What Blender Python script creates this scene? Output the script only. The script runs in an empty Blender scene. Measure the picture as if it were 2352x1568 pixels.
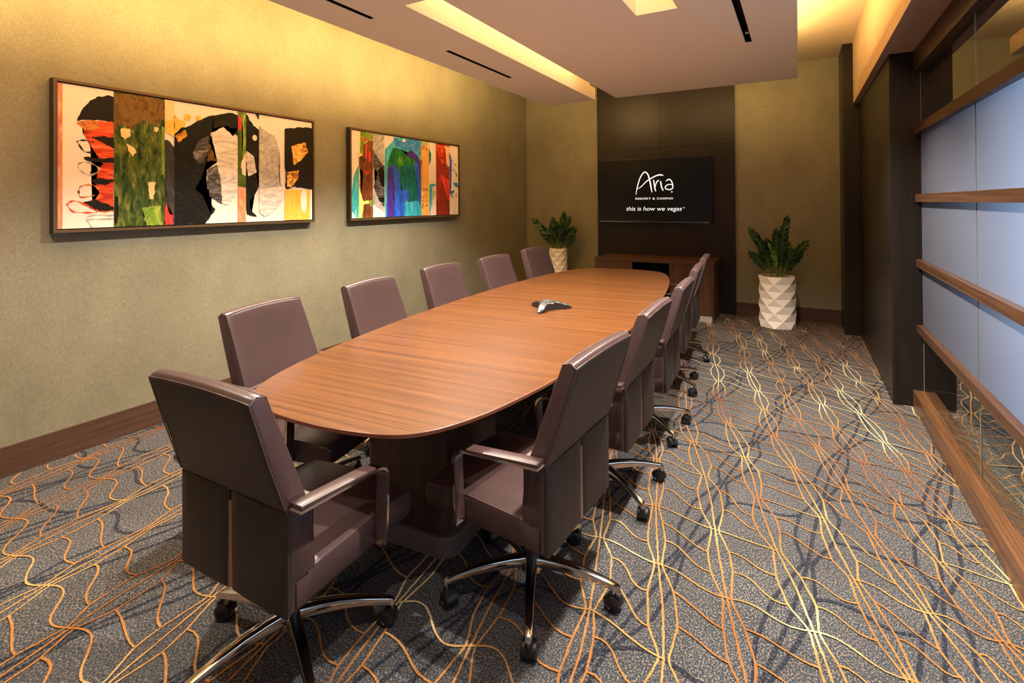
import bpy, bmesh, math, random
from mathutils import Vector, Matrix
random.seed(7)
S = bpy.context.scene
COL = S.collection
PI = math.pi
# ---------------------------------------------------------------- camera
cd = bpy.data.cameras.new('camera'); cam = bpy.data.objects.new('camera', cd); COL.objects.link(cam)
cd.sensor_width = 36.0; cd.lens = 36.0*1180.6/2352.0
cd.shift_x = (1176-1177.66)/2352.0; cd.shift_y = (457.89-784)/2352.0
cd.clip_start = 0.05; cd.clip_end = 60
def cam_matrix(yaw, pitch, roll, loc):
    a, b, g = map(math.radians, (yaw, pitch, roll))
    fwd = Vector((-math.sin(a)*math.cos(b), math.cos(a)*math.cos(b), math.sin(b)))
    r = Vector((math.cos(a), math.sin(a), 0)); u = r.cross(fwd)
    rr = r*math.cos(g)+u*math.sin(g); uu = -r*math.sin(g)+u*math.cos(g)
    m = Matrix((rr, uu, -fwd)).transposed().to_4x4(); m.translation = loc
    return m
cam.matrix_world = cam_matrix(29.093, .418, -.398, Vector((0, 0, 1.5)))
S.camera = cam
# ---------------------------------------------------------------- world, view
w = bpy.data.worlds.new('room_ambient'); S.world = w; w.use_nodes = True
bg = w.node_tree.nodes['Background']; bg.inputs[0].default_value = (1.0, .93, .84, 1); bg.inputs[1].default_value = 0.16
S.view_settings.view_transform = 'Standard'; S.view_settings.look = 'None'
S.view_settings.gamma = 1; S.view_settings.use_curve_mapping = False
S.view_settings.exposure = 0.12
# ---------------------------------------------------------------- lamps of the room
def area(name, loc, direction, sx, sy, power, color, spread=180):
    d = bpy.data.lights.new(name, 'AREA'); d.shape = 'RECTANGLE'; d.size = sx; d.size_y = sy
    d.energy = power; d.color = color; d.spread = math.radians(spread)
    o = bpy.data.objects.new(name, d); COL.objects.link(o); o.location = loc
    o.rotation_euler = Vector(direction).to_track_quat('-Z', 'Y').to_euler()
    return o
def strip(name, p0, p1, direction, power, color, width=.03, spread=180):
    p0, p1 = Vector(p0), Vector(p1); d = bpy.data.lights.new(name, 'AREA'); d.shape = 'RECTANGLE'
    L = (p1-p0).length; d.size = L; d.size_y = width; d.energy = power; d.color = color; d.spread = math.radians(spread)
    o = bpy.data.objects.new(name, d); COL.objects.link(o)
    x = (p1-p0).normalized(); z = -Vector(direction).normalized(); y = z.cross(x).normalized(); x = y.cross(z)
    m = Matrix((x, y, z)).transposed().to_4x4(); m.translation = (p0+p1)/2; o.matrix_world = m
    return o
def spot(name, loc, direction, power, color, angle=95, blend=.7, r=.02):
    d = bpy.data.lights.new(name, 'SPOT'); d.energy = power; d.color = color; d.spot_size = math.radians(angle)
    d.spot_blend = blend; d.shadow_soft_size = r
    o = bpy.data.objects.new(name, d); COL.objects.link(o); o.location = loc
    o.rotation_euler = Vector(direction).to_track_quat('-Z', 'Y').to_euler()
    return o
AMB = (1.0, .67, .26)
NEU = (1.0, .90, .78)
strip('cove_strip_left', (-2.712, -2.5, 2.862), (-2.712, 5.6, 2.862), (-.5, 0, 1), 330, AMB)
strip('cove_strip_back', (-1.70, 5.742, 2.862), (-.05, 5.742, 2.862), (0, .6, 1), 24, AMB)
strip('cove_strip_back_left', (-2.65, 5.742, 2.862), (-2.16, 5.742, 2.862), (0, .6, 1), 13, AMB)
strip('cove_strip_right', (-.07, -2.5, 2.865), (-.07, 5.55, 2.865), (.35, 0, 1), 130, AMB)
strip('slot_strip', (-1.852, 2.45, 3.02), (-1.852, 5.1, 3.02), (-1, 0, 0), 11, (1, .66, .30))
area('recess_lamp', (-.778, 1.6, 3.235), (0, 0, -1), .2, 3.2, 17, (1, .68, .32))
for i, (x, y, p) in enumerate([(-2.41, .8, 130), (-2.41, 2.2, 300), (-2.41, 3.45, 260), (-2.41, 4.15, 240),
                            (-.318, .75, 70), (-.318, 1.9, 270), (-.318, 3.0, 290), (-.318, 4.1, 330)]):
    spot('slot_downlight', (x, y, 2.697), (0, 0, -1), p*1.2, NEU, 118, .6, .02)
area('corridor_lamp', (1.9, .7, 1.45), (-1, 0, 0), 3.6, 1.9, 90, (.45, .59, 1.0), 150)
# ---------------------------------------------------------------- helpers
def lin(h):
    if isinstance(h, str):
        h = h.lstrip('#'); c = [int(h[i:i+2], 16)/255 for i in (0, 2, 4)]
    else: c = [v/255 for v in h]
    return tuple(((v+.055)/1.055)**2.4 if v > .04045 else v/12.92 for v in c)+(1,)
class NT:
    def __init__(s, name):
        s.m = bpy.data.materials.new(name); s.m.use_nodes = True; s.t = s.m.node_tree
        s.b = s.t.nodes['Principled BSDF']; s.out = s.t.nodes['Material Output']; s._c = {}
    def n(s, typ, **kw):
        nd = s.t.nodes.new(typ)
        for k, v in kw.items():
            if k in nd.inputs: nd.inputs[k].default_value = v
            else: setattr(nd, k, v)
        return nd
    def l(s, a, b): s.t.links.new(a, b)
    def coord(s, scale=(1, 1, 1), rot=(0, 0, 0), which='Object'):
        tc = s.n('ShaderNodeTexCoord'); mp = s.n('ShaderNodeMapping')
        mp.inputs['Scale'].default_value = scale; mp.inputs['Rotation'].default_value = rot
        s.l(tc.outputs[which], mp.inputs['Vector']); return mp.outputs[0]
    def noise(s, vec, scale=5, detail=3, rough=.5, dist=0):
        nd = s.n('ShaderNodeTexNoise'); nd.inputs['Scale'].default_value = scale; nd.inputs['Detail'].default_value = detail
        nd.inputs['Roughness'].default_value = rough; nd.inputs['Distortion'].default_value = dist
        if vec is not None: s.l(vec, nd.inputs['Vector'])
        return nd.outputs['Fac']
    def ramp(s, fac, stops, interp='LINEAR'):
        nd = s.n('ShaderNodeValToRGB'); cr = nd.color_ramp; cr.interpolation = interp
        while len(cr.elements) < len(stops): cr.elements.new(.5)
        for e, (p, c) in zip(cr.elements, stops):
            e.position = p; e.color = c if len(c) == 4 else (*c, 1)
        s.l(fac, nd.inputs[0]); return nd.outputs[0]
    def mix(s, f, a, b, mode='MIX'):
        nd = s.n('ShaderNodeMix'); nd.data_type = 'RGBA'; nd.blend_type = mode
        for sock, v in ((nd.inputs[0], f), (nd.inputs[6], a), (nd.inputs[7], b)):
            if hasattr(v, 'is_linked') or hasattr(v, 'links'): s.l(v, sock)
            else: sock.default_value = v
        return nd.outputs[2]
    def bump(s, h, strength=.2, dist=.002):
        nd = s.n('ShaderNodeBump'); nd.inputs['Strength'].default_value = strength; nd.inputs['Distance'].default_value = dist
        s.l(h, nd.inputs['Height']); s.l(nd.outputs[0], s.b.inputs['Normal'])
    def base(s, c):
        if hasattr(c, 'links'): s.l(c, s.b.inputs['Base Color'])
        else: s.b.inputs['Base Color'].default_value = c
    def p(s, **kw):
        for k, v in kw.items(): s.b.inputs[k.replace('_', ' ')].default_value = v
        return s
def plain(name, c, rough=.5, metal=0, spec=.5, **kw):
    t = NT(name); t.base(lin(c)); t.p(Roughness=rough, Metallic=metal); t.b.inputs['Specular IOR Level'].default_value = spec
    for k, v in kw.items(): t.b.inputs[k.replace('_', ' ')].default_value = v
    return t.m
def wood(name, c1, c2, c3, scale, rough=.35, spec=.5, fine=1.0, coat=0):
    t = NT(name); v = t.coord(scale); n1 = t.noise(v, 1, 5, .65, .3)
    v2 = t.coord(tuple(k*4.5 for k in scale)); n2 = t.noise(v2, 1, 2, .5)
    col = t.ramp(n1, [(.28, lin(c1)), (.5, lin(c2)), (.75, lin(c3))])
    dk = t.ramp(n2, [(.35, (.72, .70, .68, 1)), (.6, (1, 1, 1, 1))])
    t.base(t.mix(fine, col, dk, 'MULTIPLY')); t.p(Roughness=rough); t.b.inputs['Specular IOR Level'].default_value = spec
    t.b.inputs['Coat Weight'].default_value = coat; t.bump(n2, .05, .001)
    return t.m
M = {}
def obj(name, bm, mats, parent=None, smooth=None):
    me = bpy.data.meshes.new(name); bmesh.ops.recalc_face_normals(bm, faces=bm.faces[:])
    bm.to_mesh(me); bm.free()
    for m in (mats if isinstance(mats, (list, tuple)) else [mats]): me.materials.append(m)
    if smooth is not None:
        for p in me.polygons: p.use_smooth = True
        try: me.set_sharp_from_angle(angle=math.radians(smooth))
        except Exception: pass
    o = bpy.data.objects.new(name, me); COL.objects.link(o)
    if parent: o.parent = parent
    return o
def tag(o, label, cat, group=None):
    o['label'] = label; o['category'] = cat
    if group: o['group'] = group
    return o
def struct(o): o['kind'] = 'structure'; return o
def thing(name, label, cat, loc=(0, 0, 0), rz=0, group=None):
    o = bpy.data.objects.new(name, None); COL.objects.link(o); o.location = loc; o.rotation_euler = (0, 0, rz)
    o.empty_display_size = .1
    return tag(o, label, cat, group)
def box(bm, x0, x1, y0, y1, z0, z1, bev=0, mi=0, seg=2):
    r = bmesh.ops.create_cube(bm, size=1); vs = r['verts']
    for v in vs: v.co = Vector(((x0+x1)/2+v.co.x*(x1-x0), (y0+y1)/2+v.co.y*(y1-y0), (z0+z1)/2+v.co.z*(z1-z0)))
    fs = {f for v in vs for f in v.link_faces}
    for f in fs: f.material_index = mi
    if bev:
        es = list({e for v in vs for e in v.link_edges})
        bmesh.ops.bevel(bm, geom=es, offset=bev, segments=seg, affect='EDGES', profile=.6)
    return bm
def BX(*a, **k): return box(bmesh.new(), *a, **k)
def cyl(bm, p0, p1, r0, r1=None, n=20, cap=True, mi=0):
    p0, p1 = Vector(p0), Vector(p1); r1 = r0 if r1 is None else r1; z = (p1-p0).normalized()
    x = z.orthogonal().normalized(); y = z.cross(x)
    A = [bm.verts.new(p0+(x*math.cos(t)+y*math.sin(t))*r0) for t in [2*PI*i/n for i in range(n)]]
    B = [bm.verts.new(p1+(x*math.cos(t)+y*math.sin(t))*r1) for t in [2*PI*i/n for i in range(n)]]
    fs = [bm.faces.new((A[i], A[(i+1) % n], B[(i+1) % n], B[i])) for i in range(n)]
    if cap: fs += [bm.faces.new(A[::-1]), bm.faces.new(B)]
    for f in fs: f.material_index = mi
    return bm
def tube(bm, pts, r, n=8, cap=True, mi=0, closed=False):
    pts = [Vector(p) for p in pts]; rings = []; N = len(pts); up = None
    for i, p in enumerate(pts):
        a = pts[i-1] if (i > 0 or closed) else p; b = pts[(i+1) % N] if (i < N-1 or closed) else p
        t = (b-a).normalized()
        if up is None: up = t.orthogonal().normalized()
        up = (up-t*up.dot(t)).normalized(); s = t.cross(up); rr = r[i] if isinstance(r, (list, tuple)) else r
        rings.append([bm.verts.new(p+(up*math.cos(q)+s*math.sin(q))*rr) for q in [2*PI*k/n for k in range(n)]])
    for i in range(N if closed else N-1):
        A, B = rings[i], rings[(i+1) % N]
        for k in range(n): bm.faces.new((A[k], A[(k+1) % n], B[(k+1) % n], B[k])).material_index = mi
    if cap and not closed: bm.faces.new(rings[0][::-1]); bm.faces.new(rings[-1])
    return bm
def loft_x(bm, xs, prof, mi=0):
    """xs: list of x; prof(x)-> closed list of (y,z)."""
    rings = [[bm.verts.new((x, y, z)) for y, z in prof(x)] for x in xs]
    n = len(rings[0])
    for A, B in zip(rings, rings[1:]):
        for k in range(n): bm.faces.new((A[k], B[k], B[(k+1) % n], A[(k+1) % n])).material_index = mi
    bm.faces.new(rings[0]).material_index = mi; bm.faces.new(rings[-1][::-1]).material_index = mi
    return bm
def rounded(pts, r, seg=3):
    """round the corners of a closed 2D polygon."""
    out = []; n = len(pts)
    for i in range(n):
        p = Vector(pts[i]); a = Vector(pts[i-1])-p; b = Vector(pts[(i+1) % n])-p
        d = min(r[i] if isinstance(r, (list, tuple)) else r, a.length*.45, b.length*.45)
        if d < 1e-5: out.append(tuple(p)); continue
        A = p+a.normalized()*d; B = p+b.normalized()*d
        for k in range(seg+1):
            t = k/seg; out.append(tuple(A*(1-t)**2+p*2*t*(1-t)+B*t*t))
    return out
def inset2(pts, d):
    c = Vector((sum(p[0] for p in pts)/len(pts), sum(p[1] for p in pts)/len(pts))); out = []
    n = len(pts); area2 = sum(pts[i][0]*pts[(i+1) % n][1]-pts[(i+1) % n][0]*pts[i][1] for i in range(n)); sg = 1 if area2 > 0 else -1
    for i in range(n):
        a = Vector(pts[i-1]); p = Vector(pts[i]); b = Vector(pts[(i+1) % n])
        e1 = (p-a); e2 = (b-p)
        if e1.length < 1e-7 or e2.length < 1e-7: out.append(tuple(p)); continue
        e1.normalize(); e2.normalize(); nn = Vector((-(e1.y+e2.y), e1.x+e2.x))*sg
        if nn.length < 1e-6: out.append(tuple(p)); continue
        nn.normalize(); out.append(tuple(p+nn*d))
    return out
def prism(bm, pts, z0, z1, mi=0):
    A = [bm.verts.new((x, y, z0)) for x, y in pts]; B = [bm.verts.new((x, y, z1)) for x, y in pts]; n = len(pts)
    for i in range(n): bm.faces.new((A[i], A[(i+1) % n], B[(i+1) % n], B[i])).material_index = mi
    bm.faces.new(A[::-1]).material_index = mi; bm.faces.new(B).material_index = mi
    return bm
def copy_tree(o, parent=None):
    c = o.copy(); COL.objects.link(c)
    if parent: c.parent = parent
    for ch in list(o.children): copy_tree(ch, c)
    return c
# ---------------------------------------------------------------- materials
def mat_wallpaper():
    t = NT('olive_gold_wallcovering')
    tc = t.n('ShaderNodeTexCoord'); sp = t.n('ShaderNodeSeparateXYZ'); t.l(tc.outputs['Object'], sp.inputs[0])
    su = t.n('ShaderNodeMath'); t.l(sp.outputs[0], su.inputs[0]); t.l(sp.outputs[1], su.inputs[1])
    cb = t.n('ShaderNodeCombineXYZ'); t.l(su.outputs[0], cb.inputs[0]); t.l(sp.outputs[2], cb.inputs[1])
    def fib_(ang, sx, sy):
        r_ = t.n('ShaderNodeMapping'); r_.inputs['Rotation'].default_value = (0, 0, math.radians(ang)); t.l(cb.outputs[0], r_.inputs['Vector'])
        s_ = t.n('ShaderNodeMapping'); s_.inputs['Scale'].default_value = (sx, sy, 1); t.l(r_.outputs[0], s_.inputs['Vector'])
        return t.noise(s_.outputs[0], 1, 4, .65, .4)
    f1 = fib_(-50, 34, 230); f2 = fib_(-80, 40, 240)
    big = t.noise(t.coord((3.2, 3.2, 2.2)), 1, 6, .68)
    fib = t.mix(.5, f1, f2)
    c = t.ramp(fib, [(.30, lin('6b6a5b')), (.5, lin('848069')), (.72, lin('9f9b88'))])
    c2 = t.ramp(big, [(.3, (.84, .83, .80, 1)), (.7, (1.08, 1.07, 1.05, 1))])
    t.base(t.mix(1.0, c, c2, 'MULTIPLY')); t.p(Roughness=.5, Metallic=.22)
    t.bump(fib, .25, .001); return t.m
M['wallpaper'] = mat_wallpaper()
def mat_carpet():
    t = NT('speckled_carpet')
    v = t.coord((190, 120, 1)); n1 = t.noise(v, 1, 1.5, .6); v2 = t.coord((150, 170, 1), (0, 0, .5)); n2 = t.noise(v2, 1.0, 1, .5)
    big = t.noise(t.coord((1.2, .5, 1)), 1, 2, .5)
    a = t.ramp(n1, [(.44, lin('292b2d')), (.50, lin('443f3c')), (.56, lin('7d6f64'))])
    tealm = t.ramp(n2, [(.50, (0, 0, 0, 1)), (.58, (1, 1, 1, 1))])
    b = t.mix(tealm, a, lin('2a3c47'))
    c = t.mix(t.ramp(big, [(.4, (0, 0, 0, 1)), (.62, (.35, .35, .35, 1))]), b, lin('38373a'))
    t.base(c); t.p(Roughness=.95); t.b.inputs['Specular IOR Level'].default_value = .15; t.bump(n1, .5, .004); return t.m
M['carpet'] = mat_carpet()
def mat_yarn():
    t = NT('carpet_line_yarn')
    at = t.n('ShaderNodeAttribute'); at.attribute_name = 'tone'
    nz = t.noise(t.coord((1.8, 1.1, 1)), 1, 2, .5); fine = t.noise(t.coord((170, 170, 1)), 1, 1, .5)
    ad = t.n('ShaderNodeMath'); ad.operation = 'ADD'; t.l(at.outputs['Fac'], ad.inputs[0]); t.l(nz, ad.inputs[1])
    c = t.ramp(ad.outputs[0], [(.38, lin('65413a')), (.50, lin('83532f')), (.68, lin('a06c38')), (.88, lin('b38a55')), (1.06, lin('cdb183'))])
    d = t.ramp(fine, [(.35, (.60, .58, .58, 1)), (.55, (1, 1, 1, 1))])
    t.base(t.mix(1.0, c, d, 'MULTIPLY')); t.p(Roughness=.9); t.b.inputs['Specular IOR Level'].default_value = .15; t.bump(fine, .5, .003); return t.m
M['yarn'] = mat_yarn()
def mat_darkyarn():
    t = NT('carpet_navy_yarn'); f = t.noise(t.coord((120, 120, 1)), 1, 1, .5)
    t.base(t.ramp(f, [(.38, lin('1b1e26')), (.56, lin('2b2d36')), (.68, lin('4c4844'))])); t.p(Roughness=.95); t.b.inputs['Specular IOR Level'].default_value = .1; return t.m
M['navy'] = mat_darkyarn()
M['table'] = wood('table_veneer', '38200f', '5d3719', '784b27', (.6, 95, 95), .30, .5, 1.0, .1)
M['table_edge'] = wood('table_edge_veneer', '5b3222', '7a4630', '8f5a3c', (4, 4, 60), .35)
M['pedestal'] = wood('pedestal_veneer', '33221b', '4a3226', '5b4032', (60, 60, 1.2), .4)
M['plinth'] = plain('bronze_plinth', '7d6c60', .4, .2)
M['side_v'] = wood('sideboard_veneer_vertical', '2e1b10', '4d301d', '66452d', (60, 60, 1.0), .4)
M['side_h'] = wood('sideboard_veneer_horizontal', '3c2416', '553521', '68452d', (1.2, 60, 60), .4)
M['dark_panel'] = wood('black_stained_panel', '181412', '1e1916', '262019', (70, 70, .8), .36, .3, .5)
M['dark_wood'] = wood('baseboard_wood', '3e2a20', '4d362a', '5a4234', (70, .9, 70), .42)
M['dark_wood_x'] = wood('baseboard_wood_crosswise', '3e2a20', '4d362a', '5a4234', (.9, 70, 70), .42)
M['rail'] = wood('rail_wood', '311e13', '482f1e', '5b4029', (60, .9, 60), .38)
M['sill'] = wood('sill_wood', '40281a', '5e3f27', '755335', (60, .9, 60), .34)
M['header'] = wood('header_wood', '2c1d16', '3a271d', '4a3326', (60, .9, 60), .42)
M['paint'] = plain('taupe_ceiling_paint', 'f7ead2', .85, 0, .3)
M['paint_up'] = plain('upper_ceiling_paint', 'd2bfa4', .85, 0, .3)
M['cove_paint'] = plain('cove_paint', 'f3e4cc', .8, 0, .3)
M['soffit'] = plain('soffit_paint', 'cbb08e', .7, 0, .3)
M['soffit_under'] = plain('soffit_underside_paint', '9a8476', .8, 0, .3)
M['black'] = plain('matte_black', '141312', .6)
M['chrome'] = plain('polished_chrome', 'cfc8c0', .10, 1.0)
M['brushed'] = plain('brushed_aluminium', 'c9c4bd', .3, .55)
def mat_leather(name, c1, c2, rough):
    t = NT(name); v = t.coord((1, 1, 1)); n1 = t.noise(v, 3, 3, .5); n2 = t.noise(v, 320, 2, .5)
    t.base(t.ramp(n1, [(.3, lin(c1)), (.7, lin(c2))])); t.p(Roughness=rough); t.b.inputs['Specular IOR Level'].default_value = .5
    t.bump(n2, .12, .0008); return t.m
M['leather'] = mat_leather('aubergine_leather', '3d2d2c', '473534', .36)
M['leather_back'] = mat_leather('brown_leather_back', '231e1a', '29231f', .5)
M['piping'] = mat_leather('leather_seam_cord', '4a3939', '574545', .35)
M['tan'] = plain('tan_lining', 'a0775a', .7)
M['rubber'] = plain('black_nylon', '171616', .35)
M['planter'] = plain('matt_white_ceramic', 'f6f0e8', .5)
def mat_gravel():
    t = NT('pebble_topping'); n = t.noise(t.coord((60, 60, 60)), 1, 2, .5)
    t.base(t.ramp(n, [(.35, lin('5a5048')), (.6, lin('b5aa9c'))])); t.bump(n, .8, .01); t.p(Roughness=.9); return t.m
M['gravel'] = mat_gravel()
def mat_leaf(name, a, b):
    t = NT(name); n = t.noise(t.coord((9, 9, 9)), 1, 2, .5)
    t.base(t.ramp(n, [(.35, lin(a)), (.68, lin(b))])); t.p(Roughness=.28); return t.m
M['leaf'] = mat_leaf('glossy_dark_leaf', '1d3419', '345a2a')
M['leaf_young'] = mat_leaf('young_light_leaf', '5d8a2c', '83ad3e')
M['stem'] = plain('green_stem', '6b7a35', .5)
M['frame_bronze'] = plain('bronze_frame_face', '6f5a40', .38, .55)
M['frame_dark'] = plain('black_frame_side', '211c18', .45)
M['tv'] = plain('gloss_black_bezel', '0c0b0b', .12)
def mat_screen():
    t = NT('dark_lcd_screen'); t.base(lin('0a0a09')); t.p(Roughness=.2); t.b.inputs['Specular IOR Level'].default_value = .25
    t.b.inputs['Emission Color'].default_value = lin('1c1b18'); t.b.inputs['Emission Strength'].default_value = .12; return t.m
M['screen'] = mat_screen()
def emis(name, c, s):
    t = NT(name); t.base(lin(c)); t.b.inputs['Emission Color'].default_value = lin(c); t.b.inputs['Emission Strength'].default_value = s; return t.m
M['lit_white'] = emis('lit_white_pixels', 'f4f4f2', .95)
M['lit_grey'] = emis('lit_grey_pixels', 'b8b0a8', .7)
M['led'] = emis('red_standby_led', 'ff3020', 2)
M['lamp_lens'] = emis('downlight_lens', 'ffe6c0', .02)
def mat_glass():
    t = NT('clear_partition_glass'); nt = t.t; nt.nodes.remove(t.b)
    fr = t.n('ShaderNodeFresnel'); fr.inputs['IOR'].default_value = 1.55
    tr = t.n('ShaderNodeBsdfTransparent'); tr.inputs[0].default_value = (.86, .9, .86, 1)
    gl = t.n('ShaderNodeBsdfGlossy'); gl.inputs['Roughness'].default_value = 0.0; gl.inputs[0].default_value = (.95, .95, .92, 1)
    mx = t.n('ShaderNodeMixShader'); ge = t.n('ShaderNodeNewGeometry'); om = t.n('ShaderNodeMath'); om.operation = 'SUBTRACT'; om.inputs[0].default_value = 1; t.l(ge.outputs['Backfacing'], om.inputs[1])
    ml = t.n('ShaderNodeMath'); ml.operation = 'MULTIPLY'; t.l(fr.outputs[0], ml.inputs[0]); t.l(om.outputs[0], ml.inputs[1])
    m2 = t.n('ShaderNodeMath'); m2.operation = 'MULTIPLY'; m2.use_clamp = True; m2.inputs[1].default_value = 1.35; t.l(ml.outputs[0], m2.inputs[0]); t.l(m2.outputs[0], mx.inputs[0]); t.l(tr.outputs[0], mx.inputs[1]); t.l(gl.outputs[0], mx.inputs[2])
    t.l(mx.outputs[0], t.out.inputs[0]); return t.m
M['glass'] = mat_glass()
def mat_film():
    t = NT('frosted_white_film'); nt = t.t; nt.nodes.remove(t.b)
    a = t.n('ShaderNodeBsdfTranslucent'); a.inputs[0].default_value = (.82, .84, .90, 1)
    b = t.n('ShaderNodeBsdfDiffuse'); b.inputs[0].default_value = (.12, .13, .17, 1)
    mx = t.n('ShaderNodeMixShader'); mx.inputs[0].default_value = .35
    t.l(a.outputs[0], mx.inputs[1]); t.l(b.outputs[0], mx.inputs[2])
    g = t.n('ShaderNodeBsdfGlossy'); g.inputs['Roughness'].default_value = .12; m3 = t.n('ShaderNodeMixShader'); m3.inputs[0].default_value = .07
    t.l(mx.outputs[0], m3.inputs[1]); t.l(g.outputs[0], m3.inputs[2]); t.l(m3.outputs[0], t.out.inputs[0]); return t.m
M['film'] = mat_film()
M['glass_edge'] = plain('pale_glass_edge', '8d8d78', .3)
M['seal'] = plain('dark_glass_seal', '2a2626', .5)
M['corridor'] = plain('dark_corridor_finish', '15130f', .8)
M['phone_top'] = plain('pewter_plastic', '6a6b68', .25, .8)
M['phone_dark'] = plain('charcoal_plastic', '1e1c1c', .4)
M['phone_key'] = plain('grey_keypad', '5f605e', .3, .4)
# ---------------------------------------------------------------- room shell
XL, YB, ZC = -3.872, 7.431, 3.262
YN = -3.0                                   # the room runs on behind the camera
ZS, TS = 2.705, .14                         # lower ceiling slab
YK, YK2, XK = 6.855, 4.677, .594            # black column and panel wall
struct(obj('wall_left', BX(XL-.12, XL, YN, YB+.12, 0, ZC+.1), M['wallpaper']))
bm = bmesh.new(); box(bm, XL, .60, YB, YB+.12, 0, ZC+.1); box(bm, XL+.0001, XL+.006, YB-.006, YB, .167, ZC)
struct(obj('wall_back', bm, M['wallpaper']))
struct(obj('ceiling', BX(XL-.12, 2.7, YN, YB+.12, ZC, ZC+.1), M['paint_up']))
def panels(bm, x0, x1, y0, y1, zs, face, gap=.003, deep=.006, cuts=()):
    """stack of panels with open joints; face = which side carries the joints."""
    if face == 'x': box(bm, x0+deep, x1, y0+.001, y1-.001, zs[0], zs[-1])
    else: box(bm, x0+.001, x1-.001, y0+deep, y1, zs[0], zs[-1])
    for a, b in zip(zs, zs[1:]):
        lim = [x0]+[c for c in cuts]+[x1] if face == 'y' else [y0]+list(cuts)+[y1]
        for p, q in zip(lim, lim[1:]):
            p2 = p+(gap/2 if p != lim[0] else 0); q2 = q-(gap/2 if q != lim[-1] else 0)
            lo = a+(gap/2 if a > zs[0] else 0); hi = b-(gap/2 if b < zs[-1] else 0)
            if face == 'x': box(bm, x0, x0+deep+.002, p2, q2, lo, hi, .0007, seg=1)
            else: box(bm, p2, q2, y0, y0+deep+.002, lo, hi, .0007, seg=1)
ZP = [0, .141, 1.322, 2.50, ZC]
bm = bmesh.new()
panels(bm, XK, .80, YK2+.02, YK+.01, ZP[:4]+[2.585], 'x')
panels(bm, XK+.0005, .86, YK2, YK2+.03, ZP[:2]+[2.585], 'y')
panels(bm, .442, .80, YK, YK+.03, ZP, 'y'); panels(bm, .442, .60, YK+.0005, YB, ZP, 'x')
struct(obj('wall_right', bm, M['dark_panel']))
bm = bmesh.new(); XP0, XP1, YP = -2.645, -.737, 7.385
panels(bm, XP0, XP1, YP, YB, [0, .141, 1.33, 2.277, ZC], 'y', cuts=(-1.71,))
struct(obj('trim_1', bm, M['dark_panel']))
# baseboards
bm = bmesh.new(); box(bm, XL, -3.857, YN, YB, 0, .167, .002)
struct(obj('baseboard_left', bm, M['dark_wood']))
bm = bmesh.new(); box(bm, -3.857, XP0, YB-.015, YB, 0, .167, .002); box(bm, XP1, .442, YB-.015, YB, 0, .167, .002)
struct(obj('baseboard_back', bm, M['dark_wood_x']))
# lower ceiling slab with its light slot, recess and black service slots
def slab(bm, rects, holes, z0, z1):
    xs = sorted({v for r in rects+holes for v in r[:2]}); ys = sorted({v for r in rects+holes for v in r[2:]})
    inside = lambda x, y, L: any(r[0] < x < r[1] and r[2] < y < r[3] for r in L)
    keep = {(i, j) for i in range(len(xs)-1) for j in range(len(ys)-1)
            if inside((xs[i]+xs[i+1])/2, (ys[j]+ys[j+1])/2, rects) and not inside((xs[i]+xs[i+1])/2, (ys[j]+ys[j+1])/2, holes)}
    V = {}
    def v(i, j, z):
        k = (i, j, z)
        if k not in V: V[k] = bm.verts.new((xs[i], ys[j], z))
        return V[k]
    for i, j in keep:
        bm.faces.new((v(i, j, z0), v(i, j+1, z0), v(i+1, j+1, z0), v(i+1, j, z0)))
        bm.faces.new((v(i, j, z1), v(i+1, j, z1), v(i+1, j+1, z1), v(i, j+1, z1)))
        for (a, b, p, q) in ((i-1, j, (i, j), (i, j+1)), (i+1, j, (i+1, j+1), (i+1, j)), (i, j-1, (i+1, j), (i, j)), (i, j+1, (i, j+1), (i+1, j+1))):
            if (a, b) not in keep: bm.faces.new((v(*p, z0), v(*q, z0), v(*q, z1), v(*p, z1)))
XA, XB2, XC = -2.080, -1.830, -2.722
VENTS = [(-2.431, -2.391, .30, 2.473), (-2.431, -2.391, 3.285, 4.311), (-.341, -.296, -.6, 4.258)]
RECESS = (-.907, -.648, -.2, 3.287)
bm = bmesh.new()
slab(bm, [(XC, 0.004, YN, 5.752)], [(XA, XB2, 2.405, 5.76), RECESS]+VENTS, ZS, ZS+TS)
struct(obj('trim_2', bm, M['paint']))
bm = bmesh.new()      # upstands of the light slot and of the recess, up to the upper ceiling
box(bm, XA-.02, XA, 2.385, 5.578, ZS+TS, ZC); box(bm, XB2, XB2+.02, 2.385, 5.15, ZS+TS, ZC); box(bm, XA, XB2, 2.385, 2.405, ZS+TS, ZC)
box(bm, RECESS[0]-.02, RECESS[0], RECESS[2], RECESS[3], ZS+TS, ZC); box(bm, RECESS[1], RECESS[1]+.02, RECESS[2], RECESS[3], ZS+TS, ZC)
box(bm, RECESS[0]-.02, RECESS[1]+.02, RECESS[3], RECESS[3]+.02, ZS+TS, ZC); box(bm, RECESS[0]-.02, RECESS[1]+.02, RECESS[2]-.02, RECESS[2], ZS+TS, ZC)
struct(obj('trim_3', bm, M['cove_paint']))
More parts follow.
